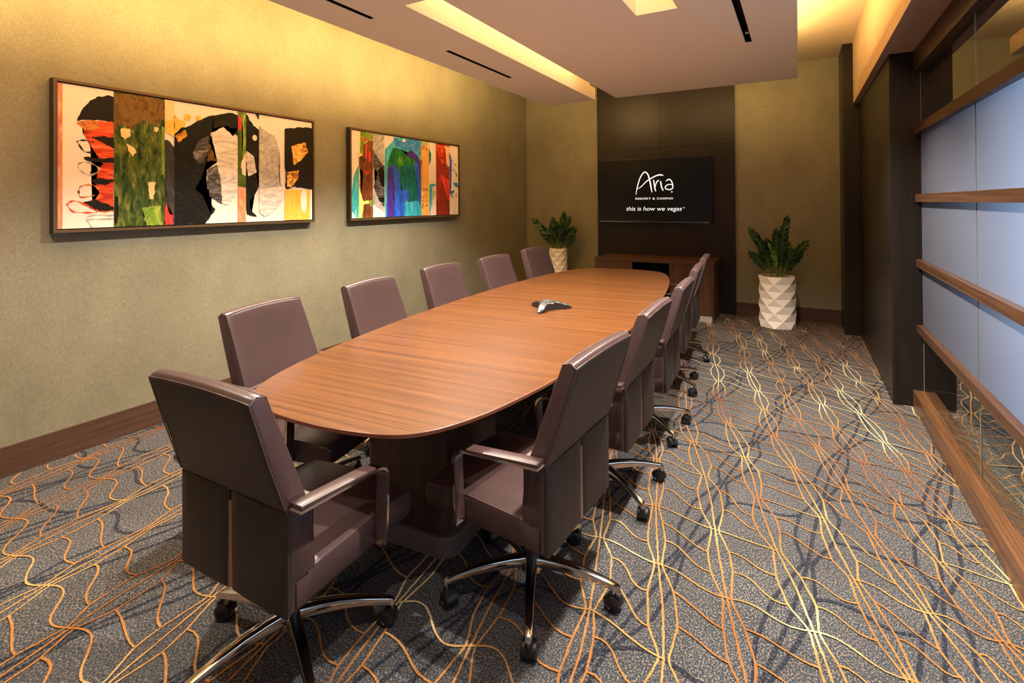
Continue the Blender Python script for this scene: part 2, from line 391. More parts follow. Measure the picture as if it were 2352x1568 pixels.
def service_slot(x0, x1, y0, y1, lamps, label):
    bm = bmesh.new(); e = .003
    box(bm, x0, x1, y0, y1, ZS+.075, ZS+.08)
    box(bm, x0, x0+e, y0, y1, ZS+.001, ZS+.08); box(bm, x1-e, x1, y0, y1, ZS+.001, ZS+.08)
    box(bm, x0, x1, y0, y0+e, ZS+.001, ZS+.08); box(bm, x0, x1, y1-e, y1, ZS+.001, ZS+.08)
    t = thing('ceiling_slot_light', label, 'ceiling light', ((x0+x1)/2, (y0+y1)/2, ZS+.08), 0, 'black slot lights in the lower ceiling')
    o = obj('housing', bm, M['black'], t); o.matrix_parent_inverse = Matrix.Translation(-t.location)
    for y in lamps:
        bm = bmesh.new(); w_ = (x1-x0)/2-.006
        box(bm, (x0+x1)/2-w_, (x0+x1)/2+w_, y-.05, y+.05, ZS+.025, ZS+.07, .003)
        h = obj('lamp_head', bm, M['tv'], t); h.matrix_parent_inverse = Matrix.Translation(-t.location)
        bm = bmesh.new(); cyl(bm, ((x0+x1)/2, y, ZS+.022), ((x0+x1)/2, y, ZS+.026), w_*.8)
        l_ = obj('lens', bm, M['lamp_lens'], h)
service_slot(*VENTS[0], (.8, 2.2), 'black slot light in the ceiling at the top left, cut by the picture edge')
service_slot(*VENTS[1], (3.45, 4.15), 'short black slot light in the ceiling beside the glowing light slot')
service_slot(*VENTS[2], (.75, 1.9, 3.0, 4.1), 'wide black slot light in the ceiling near its right edge')
# soffit over the partition
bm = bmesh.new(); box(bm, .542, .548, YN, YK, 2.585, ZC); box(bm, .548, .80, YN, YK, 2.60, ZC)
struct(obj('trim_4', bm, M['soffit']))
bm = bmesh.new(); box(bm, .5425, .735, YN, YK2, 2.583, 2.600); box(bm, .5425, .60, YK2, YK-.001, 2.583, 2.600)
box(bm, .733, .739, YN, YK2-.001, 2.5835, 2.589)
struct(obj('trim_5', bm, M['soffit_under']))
# ---------------------------------------------------------------- glazed partition
win = bpy.data.objects.new('window_1', None); COL.objects.link(win); struct(win)
win['label'] = 'floor to ceiling glass partition with frosted middle band and wooden rails'
XG = .776
def rail(name, x0, x1, z0, z1, m, bev=.0015): obj(name, BX(x0, x1, YN, YK2, z0, z1, bev), m, win)
rail('header', .738, .83, 2.432, 2.587, M['header'])
for z0, z1 in ((1.979, 2.041), (1.489, 1.545), (1.020, 1.074), (.545, .601)): rail('rail', .738, XG, z0, z1, M['rail'])
rail('sill', .7115, XG, 0, .127, M['sill'])
rail('ceiling_channel', .83, .9, 2.40, 2.6, M['header'])
ys = [YK2, 3.36, 2.05, .74, -.57, -1.88, YN]
for a, b in zip(ys[1:], ys):
    pn = obj('glass_pane', BX(XG, XG+.008, a+.002, b-.002, .05, 2.44), M['glass'], win)
    bm = bmesh.new(); box(bm, XG-.0012, XG+.0005, b-.0048, b-.0035, .127, 2.432, mi=0); box(bm, XG-.0012, XG+.0085, b-.0035, b+.0020, .127, 2.432, mi=1)
    obj('glass_edge', bm, [M['glass_edge'], M['seal']], pn)
    bm = bmesh.new(); bm.faces.new([bm.verts.new(p) for p in ((XG-.0008, a+.004, .575), (XG-.0008, b-.004, .575), (XG-.0008, b-.004, 2.02), (XG-.0008, a+.004, 2.02))])
    obj('frosted_film', bm, M['film'], pn)
# corridor beyond the glass
struct(obj('wall_corridor', BX(2.6, 2.7, YN, YK2+.2, 0, ZC), M['corridor']))
struct(obj('wall_corridor_end', BX(.80, 2.6, YK2+.05, YK2+.2, 0, ZC), M['corridor']))
# ---------------------------------------------------------------- carpet
def floor_mesh():
    rnd = random.Random(11)
    bm = bmesh.new(); tone = bm.verts.layers.float.new('tone')
    vs = [bm.verts.new(p) for p in ((XL-.12, YN, 0), (2.7, YN, 0), (2.7, YB+.12, 0), (XL-.12, YB+.12, 0))]; bm.faces.new(vs)
    Y0, Y1 = -.2, YB; X0, X1 = XL+.02, 2.3
    def ribbon(pts, wd, z, mi, tones):
        prev = None; n = len(pts)
        for i, (x, y) in enumerate(pts):
            if not (X0 < x < X1 and Y0 < y < Y1): prev = None; continue
            a = pts[max(0, i-1)]; b = pts[min(n-1, i+1)]; d = Vector((b[0]-a[0], b[1]-a[1]))
            if d.length < 1e-6: continue
            d.normalize(); k = wd/2*(1+rnd.uniform(-.18, .18)); ox, oy = -d.y*k, d.x*k
            j = rnd.uniform(-.0012, .0012)
            cur = (bm.verts.new((x+ox+j, y+oy, z)), bm.verts.new((x-ox+j, y-oy, z)))
            for v in cur: v[tone] = tones[i]
            if prev: bm.faces.new((prev[0], prev[1], cur[1], cur[0])).material_index = mi
            prev = cur
    def smooth(pts, step=.02, curve=.25):
        """resample a polyline with slightly rounded knees."""
        out = []
        for i in range(len(pts)-1):
            (x0, y0, t0), (x1, y1, t1) = pts[i], pts[i+1]; L = math.hypot(x1-x0, y1-y0); m = max(1, int(L/step))
            for k in range(m): f = k/m; out.append((x0+(x1-x0)*f, y0+(y1-y0)*f, t0+(t1-t0)*f))
        out.append(pts[-1])
        o2 = [out[0]]+[tuple((a[q]+2*b[q]+c[q])/4 for q in range(3)) for a, b, c in zip(out, out[1:], out[2:])]+[out[-1]]
        return o2
    level = [0]
    def lay(sm, width, z, mi):
        level[0] = (level[0]+1) % 97
        ribbon([(a, b) for a, b, c in sm], width, z+level[0]*.000009, mi, [c for a, b, c in sm])
    def network(P, lean, lam, spread, strands, width, z, mi, row, wob, link_p, seed):
        rd = random.Random(seed); B = []; K = int((Y1-Y0+4.5)/lam)+8
        rows = [rd.choice([.05, .10, .2, .35]) for _ in range(K+40)]
        for i, p in enumerate(P):
            a2 = rd.uniform(0, 6.3)
            cx = lambda y, p=p, a2=a2: p+lean(p, y)+wob*math.sin(y*1.25+p*.8)+.22*wob*math.sin(y*4.3+a2)
            nodes = [Y0-2.5+k*lam+row*(i-len(P)/2)+rd.uniform(-.09, .09)*lam for k in range(K)]
            bright = [min(.6, rows[k+i % 3]+rd.choice([0, .05, .25])) for k in range(K)]; knees = {}
            amp = [spread*rd.uniform(.75, 1.2) for _ in nodes]
            k1s = [rd.uniform(.26, .36) for _ in nodes]; k2s = [rd.uniform(.60, .72) for _ in nodes]; sw = [rd.uniform(.8, 1.1) for _ in nodes]
            for s in range(strands):
                f = (s/(strands-1)*2-1) if strands > 1 else 0; pts = []
                for k in range(len(nodes)-1):
                    ya, yb = nodes[k], nodes[k+1]; d = yb-ya
                    pts.append((cx(ya)+f*.014, ya, bright[k]))
                    if abs(f) > .6:
                        for q, yy in enumerate((ya+d*(k1s[k]+.05*f), ya+d*(k2s[k]+.05*f))):
                            xx = cx(yy)+f*amp[k]*(1 if q == 0 else sw[k])
                            tt = (bright[k]*.7+bright[k+1]*.3 if q == 0 else bright[k]*.3+bright[k+1]*.7)*.7
                            pts.append((xx, yy, tt)); knees[(k, q, f)] = (xx, yy, tt)
                    else:
                        yy = ya+d*.5; pts.append((cx(yy)+f*amp[k]*.3+rd.uniform(-.010, .010), yy, (bright[k]+bright[k+1])*.35))
                lay(smooth(pts), width, z, mi)
            B.append((nodes, bright, cx, knees))
        def link(a, b):
            (x0, ya, t0), (x1, yb, t1) = a, b; dx, dy = x1-x0, yb-ya; bow = (.12*dx if dx > .3 else .045*dx)+rd.uniform(-.014, .014); pts = []
            for m in range(9):
                u = m/8; pts.append((x0+dx*u, ya+dy*(u*u*(3-2*u))+bow*math.sin(2*PI*u)*.8+rd.uniform(-.003, .003), t0*(1-u)+t1*u))
            lay(smooth(pts), width, z+.0010, mi)
        for i in range(len(B)-1):
            for k in range(K-2):
                for q in (0, 1):
                    a = B[i][3].get((k, q, 1.0)); b = B[i+1][3].get((k, q, -1.0))
                    if a and b and rd.random() < link_p: link(a, b)
                if rd.random() < link_p*.85:
                    link((B[i][2](B[i][0][k]), B[i][0][k], B[i][1][k]), (B[i+1][2](B[i+1][0][k]), B[i+1][0][k], B[i+1][1][k]))
    lean = lambda p, y: -.20*(y-2)-.05*max(0, y-3.2)+(.05*max(0, y-5.2))
    P = []; x = -4.1
    while x < 3.6: P.append(x); x += .205 if x > .1 else (.27 if x > -.9 else .33)
    dl = lambda p, y: .22*(y-2)
    network([-7.0+.46*i for i in range(26)], dl, .62, .065, 3, .015, .0004, 2, .07, .05, .35, 5)
    network(P, lean, .42, .050, 3, .0078, .0022, 1, -.055, .06, .93, 21)
    return bm
def make_floor():
    bm = floor_mesh(); me = bpy.data.meshes.new('floor'); bm.to_mesh(me); bm.free()
    for m in (M['carpet'], M['yarn'], M['navy']): me.materials.append(m)
    o = bpy.data.objects.new('floor', me); COL.objects.link(o); struct(o)
    o['label'] = 'charcoal carpet woven with branching orange and cream lines'
make_floor()
# ---------------------------------------------------------------- conference table
TC = (-1.634, 3.485); TR = math.radians(3.03)
def table_outline(grow=0.0):
    pts = []; N = 40
    side = lambda y: .735-.0365*y*y-.004*abs(y)**3
    ye = 2.12
    for i in range(N+1): y = -ye+2*ye*i/N; pts.append((side(y), y))
    endy = lambda x: 2.275-.40*x*x
    for i in range(1, N): x = .50-1.0*i/N; pts.append((x, endy(x)))
    for i in range(N+1): y = ye-2*ye*i/N; pts.append((-side(y), y))
    for i in range(1, N): x = -.50+1.0*i/N; pts.append((x, -endy(x)))
    # round the four corners by smoothing
    P = [Vector(p) for p in pts]
    for _ in range(26):
        P = [(P[i-1]+2*P[i]+P[(i+1) % len(P)])/4 for i in range(len(P))]
    return [tuple(p) for p in (P if not grow else [Vector(q) for q in inset2([tuple(p) for p in P], -grow)])]
tb = thing('conference_table', 'long boat-shaped wooden conference table in the middle of the room', 'table', (TC[0], TC[1], 0), TR)
O = table_outline(); bm = bmesh.new()
lv = [(0, .7400), (0, .7385), (-.0012, .7265), (-.075, .700)]
rings = [[bm.verts.new((x, y, z)) for x, y in (inset2(O, -d) if d else O)] for d, z in lv]
top_ring = [bm.verts.new((x, y, .7412)) for x, y in inset2(O, .0015)]
rings = [top_ring]+rings; n = len(O)
for k, (A, B) in enumerate(zip(rings, rings[1:])):
    for i in range(n): bm.faces.new((A[i], A[(i+1) % n], B[(i+1) % n], B[i])).material_index = 1
bm.faces.new(rings[0]); bm.faces.new(rings[-1][::-1]).material_index = 1
for f in bm.faces: pass
for y in (): pass
# fix inset direction of the undercut
for v, (x, y) in zip(rings[-1], inset2(O, .075)): v.co.x, v.co.y = x, y
for v, (x, y) in zip(rings[-2], inset2(O, .0012)): v.co.x, v.co.y = x, y
obj('tabletop', bm, [M['table'], M['table_edge']], tb, 25)
for yc in (-1.50, 1.50):
    pl = rounded([(-.235, yc-.25), (.26, yc-.25), (.26, yc+.25), (-.235, yc+.25)], .09, 8)
    obj('pedestal', prism(bmesh.new(), inset2(pl, .015), .085, .705), M['pedestal'], tb, 30)
    obj('plinth', prism(bmesh.new(), pl, 0, .088), M['plinth'], tb, 30)
# ---------------------------------------------------------------- conference phone
ph = thing('conference_phone', 'three-legged silver conference phone on the table top', 'conference phone', (-1.58, 3.34, .7412))
def phone_parts():
    A0 = [math.radians(a) for a in (156, 275.5, 35.5)]; N = 96; RR = 14
    def rmax(t):
        d = min(abs((t-a+PI) % (2*PI)-PI) for a in A0); return .064+.116*math.exp(-(d/.24)**2)
    zt = lambda r: .014+.048*max(0, 1-(r/.182)**1.7)
    bm = bmesh.new(); c = bm.verts.new((0, 0, zt(0))); prev = None
    for k in range(1, RR+1):
        ring = []
        for i in range(N):
            t = 2*PI*i/N; r = rmax(t)*k/RR; ring.append(bm.verts.new((r*math.cos(t), r*math.sin(t), zt(r)-(.004 if k == RR else 0))))
        for i in range(N):
            if prev: bm.faces.new((prev[i], ring[i], ring[(i+1) % N], prev[(i+1) % N]))
            else: bm.faces.new((c, ring[i], ring[(i+1) % N]))
        prev = ring
    obj('top_shell', bm, M['phone_top'], ph, 50)
    bm = bmesh.new(); A, B, Cc = [], [], []
    for i in range(N):
        t = 2*PI*i/N; r = rmax(t); z = zt(r)-.004; f = max(0, (r-.10)/.08); low = .0 if r > .165 or r < .10 else .006*math.sin((r-.10)/.065*PI)
        A.append(bm.verts.new((r*math.cos(t), r*math.sin(t), z))); B.append(bm.verts.new((r*.94*math.cos(t), r*.94*math.sin(t), low)))
    for i in range(N): bm.faces.new((A[i], B[i], B[(i+1) % N], A[(i+1) % N]))
    bm.faces.new(B[::-1]); obj('lower_body', bm, M['phone_dark'], ph, 40)
    bm = bmesh.new(); pts = []
    for i in range(N):
        t = 2*PI*i/N; r = rmax(t)*.52; pts.append((r*math.cos(t), r*math.sin(t)))
    V = [bm.verts.new((x, y, zt(math.hypot(x, y))+.0012)) for x, y in pts]; cc = bm.verts.new((0, 0, zt(0)+.0015))
    for i in range(N): bm.faces.new((cc, V[i], V[(i+1) % N]))
    obj('keypad', bm, M['phone_key'], ph, 60)
phone_parts()
# ---------------------------------------------------------------- swivel chair
def curve_x(xs_half, n=10):
    return [xs_half*(-1+2*i/n) for i in range(n+1)]
def soft_loft(bm, hw, prof, r=.010, n=12, crown=None, mi=0):
    """prof: closed (y,z) polygon; the ends are rounded over by r; crown(u,y,z)->(dy,dz)."""
    xs = [-hw, -hw+r*.3, -hw+r]+[(-hw+r)+(2*hw-2*r)*i/n for i in range(1, n)]+[hw-r, hw-r*.3, hw]
    def pf(x):
        d = hw-abs(x); ins = r*(1-math.sqrt(max(0, 1-(1-min(d, r)/r)**2))) if d < r else 0
        q = inset2(prof, ins) if ins > 1e-6 else prof
        if crown: q = [(y+crown(x/hw, y, z)[0], z+crown(x/hw, y, z)[1]) for y, z in q]
        return q
    return loft_x(bm, xs, pf, mi)
HW, HT = .262, .250
def make_chair():
    t = thing('office_chair', '', 'office chair')
    # seat cushion
    prof = rounded([(-.20, .336), (.322, .352), (.338, .40), (.322, .437), (.15, .447), (-.20, .430)], [.01, .02, .03, .03, .05, .01], 4)
    cr = lambda u, y, z: (-.012*u*u if y > .25 else 0, (.016*(1-u*u)) if z > .41 else 0)
    seat = obj('seat', soft_loft(bmesh.new(), HW, prof, .014, 14, cr), M['leather'], t, 40)
    for s in (-1, 1):
        bm = bmesh.new(); tube(bm, [(s*(HW-.006), -.12, .431), (s*(HW-.006), .14, .446), (s*(HW-.006), .30, .437), (s*(HW-.012), .322, .405), (s*(HW-.010), .315, .36)], .002, 6)
        obj('seam', bm, M['piping'], seat, 60)
    # lower back shell: rear wrap that drops to the seat underside, split in the middle
    bm = bmesh.new()
    side = rounded([(-.206, .336), (-.122, .336), (-.122, .645), (-.206, .637)], .004, 2)
    soft_loft(bm, HW-.001, side, .008, 8)
    sh = obj('lower_back', bm, M['leather'], t, 40)
    for s in (-1, 1):
        pr = rounded([(-.2185, .334), (-.203, .334), (-.203, .634), (-.2185, .634)], .005, 2); x0, x1 = .0035, HW
        bm = bmesh.new(); xs = [x0, x0+.002, x0+.006]+[x0+(x1-x0)*i/6 for i in range(1, 6)]+[x1-.007, x1-.002, x1]
        def pf(x, pr=pr):
            d = min(x-x0, x1-x); ins = .004*(1-d/.006) if d < .006 else 0
            q = inset2(pr, ins) if ins else pr; k = .006 if x < .1 else 0
            return q
        def shear(v):
            # the slit opens towards the hem
            k = max(0, (.634-v.co.z)/.30); w_ = max(0, 1-v.co.x/.10); v.co.x += .0065*k*w_; v.co.y -= .004*math.sin(PI*min(1, v.co.x/HW))
        loft_x(bm, xs, pf)
        for v in bm.verts: shear(v)
        if s < 0:
            for v in bm.verts: v.co.x = -v.co.x
        obj('rear_flap', bm, M['leather_back'], t, 40)
    obj('slit_lining', BX(-.013, .013, -.2165, -.2035, .338, .60), M['tan'], t)
    # backrest cushion
    prof = rounded([(-.2185, .636), (-.270, .80), (-.322, .966), (-.310, .982), (-.286, .985), (-.266, .972), (-.247, .925), (-.190, .77), (-.136, .62), (-.118, .50), (-.118, .425), (-.20, .425), (-.204, .62)],
                   [.003, .1, .004, .006, .008, .012, .05, .06, .05, .02, .01, .01, .004], 3)
    def crown(u, y, z):
        k = max(0, (z-.62)/.36); return (-.006*(1-u*u)*k, .012*(1-u*u)*k*k)
    bm = soft_loft(bmesh.new(), HW, prof, .008, 14, crown)
    for v in bm.verts:
        k = max(0, (v.co.z-.63)/.35); v.co.x *= 1-(1-HT/HW)*k
        if v.co.z > .45 and v.co.y > -.255 and abs(v.co.x) < .24: pass
    rear = bm.faces
    for f in bm.faces:
        c = f.calc_center_median()
        if f.normal.length == 0: f.normal_update()
        yr_line = -.2185-(c.z-.636)*.3135
        if c.z > .64 and c.z < .965 and abs(c.y-yr_line) < .009 and abs(c.x) < .247: f.material_index = 1
    bk = obj('backrest', bm, [M['leather'], M['leather_back']], t, 38)
    bm = bmesh.new()
    def bt(x, y, z, off=0):
        u = x/HW; dy, dz = crown(u, y, z); k = max(0, (z-.63)/.35); return (x*(1-(1-HT/HW)*k), y+dy, z+dz)
    e = HW-.003
    for x in (-e, e):       # one cord round each side, one along the rear and one along the front top edge
        bm = bmesh.new(); tube(bm, [bt(x, y, z) for y, z in [(-.2195, .64), (-.2715, .80), (-.3205, .966), (-.300, .984), (-.2705, .976), (-.252, .925), (-.198, .77), (-.160, .67)]], .0019, 6)
        obj('seam', bm, M['piping'], bk, 60)
    for (y, z) in ((-.3195, .969), (-.2705, .976)):
        bm = bmesh.new(); tube(bm, [bt(-e+2*e*i/14, y, z) for i in range(15)], .0019, 6); obj('seam', bm, M['piping'], bk, 60)
    # arms: flat polished bar looping down to the seat side, leather pad on top
    for s in (-1, 1):
        xa, xb = s*.268, s*.316; x0, x1 = min(xa, xb), max(xa, xb)
        path = [(-.212, .648)]+[(.135-.045+.045*math.sin(a), .630-.045+.045*math.cos(a)+.0) for a in [PI/2*i/7 for i in range(8)]]+[(.132, .50), (.126, .366)]
        th = .0045; outer, inner = [], []
        for i, p in enumerate(path):
            a = Vector(path[max(0, i-1)]); b = Vector(path[min(len(path)-1, i+1)]); d = (b-a).normalized(); nn = Vector((-d.y, d.x))
            outer.append(tuple(Vector(p)+nn*th)); inner.append(tuple(Vector(p)-nn*th))
        bm = bmesh.new(); loft_x(bm, [x0, x1], lambda x: outer+inner[::-1])
        box(bm, (x0+x1)/2-.03, (x0+x1)/2+.012 if s > 0 else (x0+x1)/2+.03, .115, .138, .366, .378)
        arm = obj('armrest_frame', bm, M['chrome'], t, 30)
        pp = [(-.214, .653), (-.214, .668), (-.205, .674), (.045, .650), (.06, .642), (.062, .634)]
        pp = rounded([(-.214, .6535), (-.214, .667), (.078, .6435), (.078, .632)], [.001, .007, .007, .001], 4)
        bm = bmesh.new(); r_ = .004; xs = [x0-.001, x0, x0+.003, (x0+x1)/2, x1-.003, x1, x1+.001]
        loft_x(bm, xs, lambda x: inset2(pp, .002) if (x < x0+.0001 or x > x1-.0001) else pp)
        obj('arm_pad', bm, M['leather'], arm, 35)
        bm = bmesh.new(); q0 = 5; inn2 = []
        for i in range(q0, len(path)):
            a = Vector(path[i-1]); b = Vector(path[min(len(path)-1, i+1)]); d = (b-a).normalized(); inn2.append(tuple(Vector(path[i])-Vector((-d.y, d.x))*(th+.0035)))
        loft_x(bm, [x0+.0015, x1-.0015], lambda x: [tuple(Vector(p)) for p in inner[q0:]]+inn2[::-1])
        obj('arm_lining', bm, M['leather'], arm, 35)
    # mechanism, column
    obj('tilt_mechanism', box(BX(-.09, .09, -.11, .11, .300, .337, .012), -.035, .035, -.10, .12, .285, .31, .008), M['rubber'], t, 40)
    bm = bmesh.new(); cyl(bm, (0, 0, .12), (0, 0, .30), .025); cyl(bm, (0, 0, .12), (0, 0, .215), .031)
    obj('gas_column', bm, M['rubber'], t, 40)
    bm = bmesh.new(); cyl(bm, (0, 0, .075), (0, 0, .128), .042, .036, 28); obj('hub', bm, M['chrome'], t, 40)
    # star base
    def leg_bm():
        bm = bmesh.new(); rings = []
        for r, z, hw_, h in ((.02, .112, .024, .034), (.09, .116, .0235, .032), (.16, .115, .021, .028), (.23, .108, .0185, .024), (.30, .094, .0155, .022), (.333, .085, .014, .022), (.343, .078, .012, .020)):
            sec = rounded([(-hw_, z-h*.5), (hw_, z-h*.5), (hw_*.82, z+h*.5), (-hw_*.82, z+h*.5)], .005, 2)
            rings.append([bm.verts.new((r, y, zz)) for y, zz in sec])
        for A, B in zip(rings, rings[1:]):
            for i in range(len(A)): bm.faces.new((A[i], B[i], B[(i+1) % len(A)], A[(i+1) % len(A)]))
        bm.faces.new(rings[0]); bm.faces.new(rings[-1][::-1])
        cyl(bm, (.334, 0, .055), (.334, 0, .082), .0085, n=12)
        return bm
    l0 = obj('leg', leg_bm(), M['chrome'], t, 40)
    def caster():
        bm = bmesh.new(); cyl(bm, (0, 0, .046), (0, 0, .060), .013, n=16)
        N = 14   # hood
        A = [[bm.verts.new((x*.0 + -.018+.0315*math.cos(a), x, .028+.0315*math.sin(a))) for a in [math.radians(-10+200*i/N) for i in range(N+1)]] for x in (-.021, .021)]
        for i in range(N): bm.faces.new((A[0][i], A[1][i], A[1][i+1], A[0][i+1]))
        for q, sgn in ((A[0], -1), (A[1], 1)):
            c = bm.verts.new((-.018, sgn*.021, .028))
            for i in range(N): bm.faces.new((c, q[i], q[i+1]))
        box(bm, -.022, .012, -.006, .006, .030, .052, .003)
        o = obj('caster', bm, M['rubber'], t, 35)
        for s in (-1, 1):
            bm = bmesh.new(); rp = [(.0005, .010), (.018, .010), (.0205, .0085), (.020, .0), (.019, -.0)]
            y0, y1 = s*.007, s*.0265; prof = [(0, y0), (.024, y0), (.0285, y0+s*.003), (.029, (y0+y1)/2), (.0285, y1-s*.003), (.024, y1), (.016, y1+s*.001), (.014, y1-s*.003), (0, y1-s*.003)]
            n_ = 24; R = [[bm.verts.new((-.018+r*math.cos(2*PI*i/n_), y, .029+r*math.sin(2*PI*i/n_))) for i in range(n_)] for r, y in prof[1:-1]]
            for a, b in zip(R, R[1:]):
                for i in range(n_): bm.faces.new((a[i], a[(i+1) % n_], b[(i+1) % n_], b[i]))
            bm.faces.new(R[0]); bm.faces.new(R[-1][::-1]); obj('wheel', bm, M['rubber'], o, 35)
        return o
    c0 = caster(); c0.location = (.334, 0, 0)
    for k in range(1, 5):
        c = l0.copy(); COL.objects.link(c); c.parent = t
        d = copy_tree(c0, t)
    return t
CH = [  # x, y, facing (deg, 0 = faces the left wall), leg offset (deg, world), label
 (-1.525, 1.170, -89.8, 44, 'brown leather office chair at the near end of the table, its back to the viewer'),
 (-.927, 1.800, -3.65, 7, 'nearest brown leather office chair on the right side of the table'),
 (-.926, 2.608, .1, 36, 'second brown leather office chair from the viewer on the right side of the table'),
 (-.942, 3.437, 2.4, 33, 'third brown leather office chair from the viewer on the right side of the table'),
 (-1.012, 4.318, 4.7, -28, 'fourth brown leather office chair from the viewer on the right side of the table'),
 (-1.081, 5.189, 4.0, -18, 'farthest brown office chair on the right side of the table, nearest the sideboard'),
 (-2.160, 1.768, 191.3, 20, 'nearest brown leather office chair on the left wall side, below the large multicoloured painting'),
 (-2.249, 2.599, 186.6, 50, 'second brown leather office chair from the viewer on the left wall side'),
 (-2.330, 3.475, 181.9, 10, 'middle one of the five brown office chairs on the left wall side'),
 (-2.307, 4.280, 178.7, 30, 'fourth brown office chair from the viewer on the left wall side'),
 (-2.366, 5.256, 176.0, 0, 'farthest brown office chair on the left wall side, before the tall narrow planter')]
proto = make_chair()
roots = [proto]+[copy_tree(proto) for _ in CH[1:]]
for o, (x, y, rot, off, lab) in zip(roots, CH):
    rz = math.radians(rot+90); o.location = (x, y, 0); o.rotation_euler = (0, 0, rz); o['label'] = lab; o['group'] = 'office chairs around the conference table'
    legs = [c for c in o.children if c.name.split('.')[0] == 'leg']; cas = [c for c in o.children if c.name.split('.')[0] == 'caster']
    for k, (l_, c) in enumerate(zip(legs, cas)):
        a = math.radians(off+72*k)-rz; l_.rotation_euler = (0, 0, a)
        c.location = (.334*math.cos(a), .334*math.sin(a), 0); c.rotation_euler = (0, 0, a+random.uniform(-1.2, 1.2))
# ---------------------------------------------------------------- sideboard
SX0, SX1, SY0, SY1 = -2.475, -.930, 6.77, 7.383
sb = thing('sideboard', 'low dark wooden sideboard under the television', 'sideboard', ((SX0+SX1)/2, (SY0+SY1)/2, 0))
cx, cy = sb.location.x, sb.location.y
def sbx(name, x0, x1, y0, y1, z0, z1, m, bev=.0015, par=None):
    o = obj(name, BX(x0-cx, x1-cx, y0-cy, y1-cy, z0, z1, bev), m, par or sb); return o
sbx('top', SX0, SX1, SY0, SY1, .706, .746, M['side_h'])
sbx('end_panel', SX0+.002, SX0+.022, SY0+.003, SY1, .07, .704, M['side_v']); sbx('end_panel', SX1-.022, SX1-.002, SY0+.003, SY1, .0, .704, M['pedestal'])
N0, N1 = -1.946, -1.468
sbx('back_panel', SX0+.02, SX1-.02, SY1-.02, SY1, .07, .70, M['black']); sbx('bottom', SX0+.02, SX1-.02, SY0+.02, SY1-.02, .072, .09, M['black'])
sbx('divider', N0-.02, N0-.002, SY0+.02, SY1-.02, .09, .704, M['black']); sbx('divider', N1+.002, N1+.02, SY0+.02, SY1-.02, .09, .704, M['black'])
sbx('shelf', N0, N1, SY0+.04, SY1-.02, .40, .418, M['black'])
for a, b in ((SX0+.004, N0), (N1, SX1-.003)):
    sbx('door', a, b-.002, SY0, SY0+.019, .080, .701, M['side_v'])
sbx('plinth', SX0+.004, SX1-.003, SY0+.004, SY0+.02, 0, .072, M['brushed'])
# ---------------------------------------------------------------- television
TX0, TX1, TZ0, TZ1, TY = -2.605, -1.020, 1.2185, 2.120, 7.300
tv = thing('television', 'large flat black television on the dark panel, showing white lettering', 'television', ((TX0+TX1)/2, TY+.025, (TZ0+TZ1)/2))
ox, oy, oz = tv.location
def tvx(name, bm, m, par=None, smooth=None):
    for v in bm.verts: v.co -= Vector((ox, oy, oz))
    return obj(name, bm, m, par or tv, smooth)
bm = BX(TX0, TX1, TY+.006, TY+.05, TZ0, TZ1, .004)
for a in ((TX0, TX0+.012, TZ0, TZ1), (TX1-.012, TX1, TZ0, TZ1), (TX0, TX1, TZ1-.012, TZ1), (TX0, TX1, TZ0, TZ0+.02)): box(bm, a[0], a[1], TY, TY+.01, a[2], a[3], .0015)
tvx('bezel', bm, M['tv'])
scr = tvx('screen', BX(TX0+.012, TX1-.012, TY+.003, TY+.008, TZ0+.02, TZ1-.012), M['screen'])
tvx('wall_bracket', BX(ox-.25, ox+.25, TY+.05, YP, oz-.18, oz+.18, .004), M['black'])
tvx('bottom_strip', BX(TX0+.02, TX1-.02, TY-.001, TY+.001, TZ0+.0, TZ0+.004), M['chrome'])
tvx('standby_light', BX(-1.095, -1.086, TY-.002, TY, TZ0+.001, TZ0+.008), M['led'])
def catmull(P, n=8):
    P = [Vector(p) for p in P]; out = []
    for i in range(len(P)-1):
        a, b, c, d = P[max(0, i-1)], P[i], P[i+1], P[min(len(P)-1, i+2)]
        for k in range(n):
            t = k/n; out.append(.5*((2*b)+(c-a)*t+(2*a-5*b+4*c-d)*t*t+(3*b-3*c+d-a)*t**3))
    out.append(P[-1]); return out
def brush(bm, P, w0, w1, y0, th=.002, taper=.25):
    C = catmull(P); n = len(C); rings = []
    for i, p in enumerate(C):
        a, b = C[max(0, i-1)], C[min(n-1, i+1)]; d = (b-a).normalized(); f = i/(n-1); k = (w0+(w1-w0)*f)/2
        k *= min(1, .45+min(f, 1-f)/taper); q = Vector((-d.y, d.x))*k
        rings.append([bm.verts.new((v.x, y, v.y)) for v, y in ((p+q, y0), (p-q, y0), (p-q, y0+th), (p+q, y0+th))])
    for A, B in zip(rings, rings[1:]):
        for i in range(4): bm.faces.new((A[i], A[(i+1) % 4], B[(i+1) % 4], B[i]))
    bm.faces.new(rings[0][::-1]); bm.faces.new(rings[-1])
bm = bmesh.new(); LY = TY+.0015
brush(bm, [(-2.040, 1.606), (-2.024, 1.701), (-1.986, 1.828), (-1.945, 1.903), (-1.905, 1.930), (-1.867, 1.893), (-1.841, 1.806), (-1.824, 1.715), (-1.812, 1.639)], .012, .020, LY, .0014)
brush(bm, [(-2.024, 1.686), (-1.959, 1.727), (-1.886, 1.798), (-1.777, 1.861), (-1.706, 1.883), (-1.650, 1.874)], .009, .021, LY, .0012)
brush(bm, [(-1.786, 1.818), (-1.777, 1.74), (-1.770, 1.70), (-1.758, 1.652)], .017, .016, LY, .0013)
brush(bm, [(-1.768, 1.705), (-1.751, 1.766), (-1.735, 1.795), (-1.712, 1.806)], .009, .018, LY, .0011)
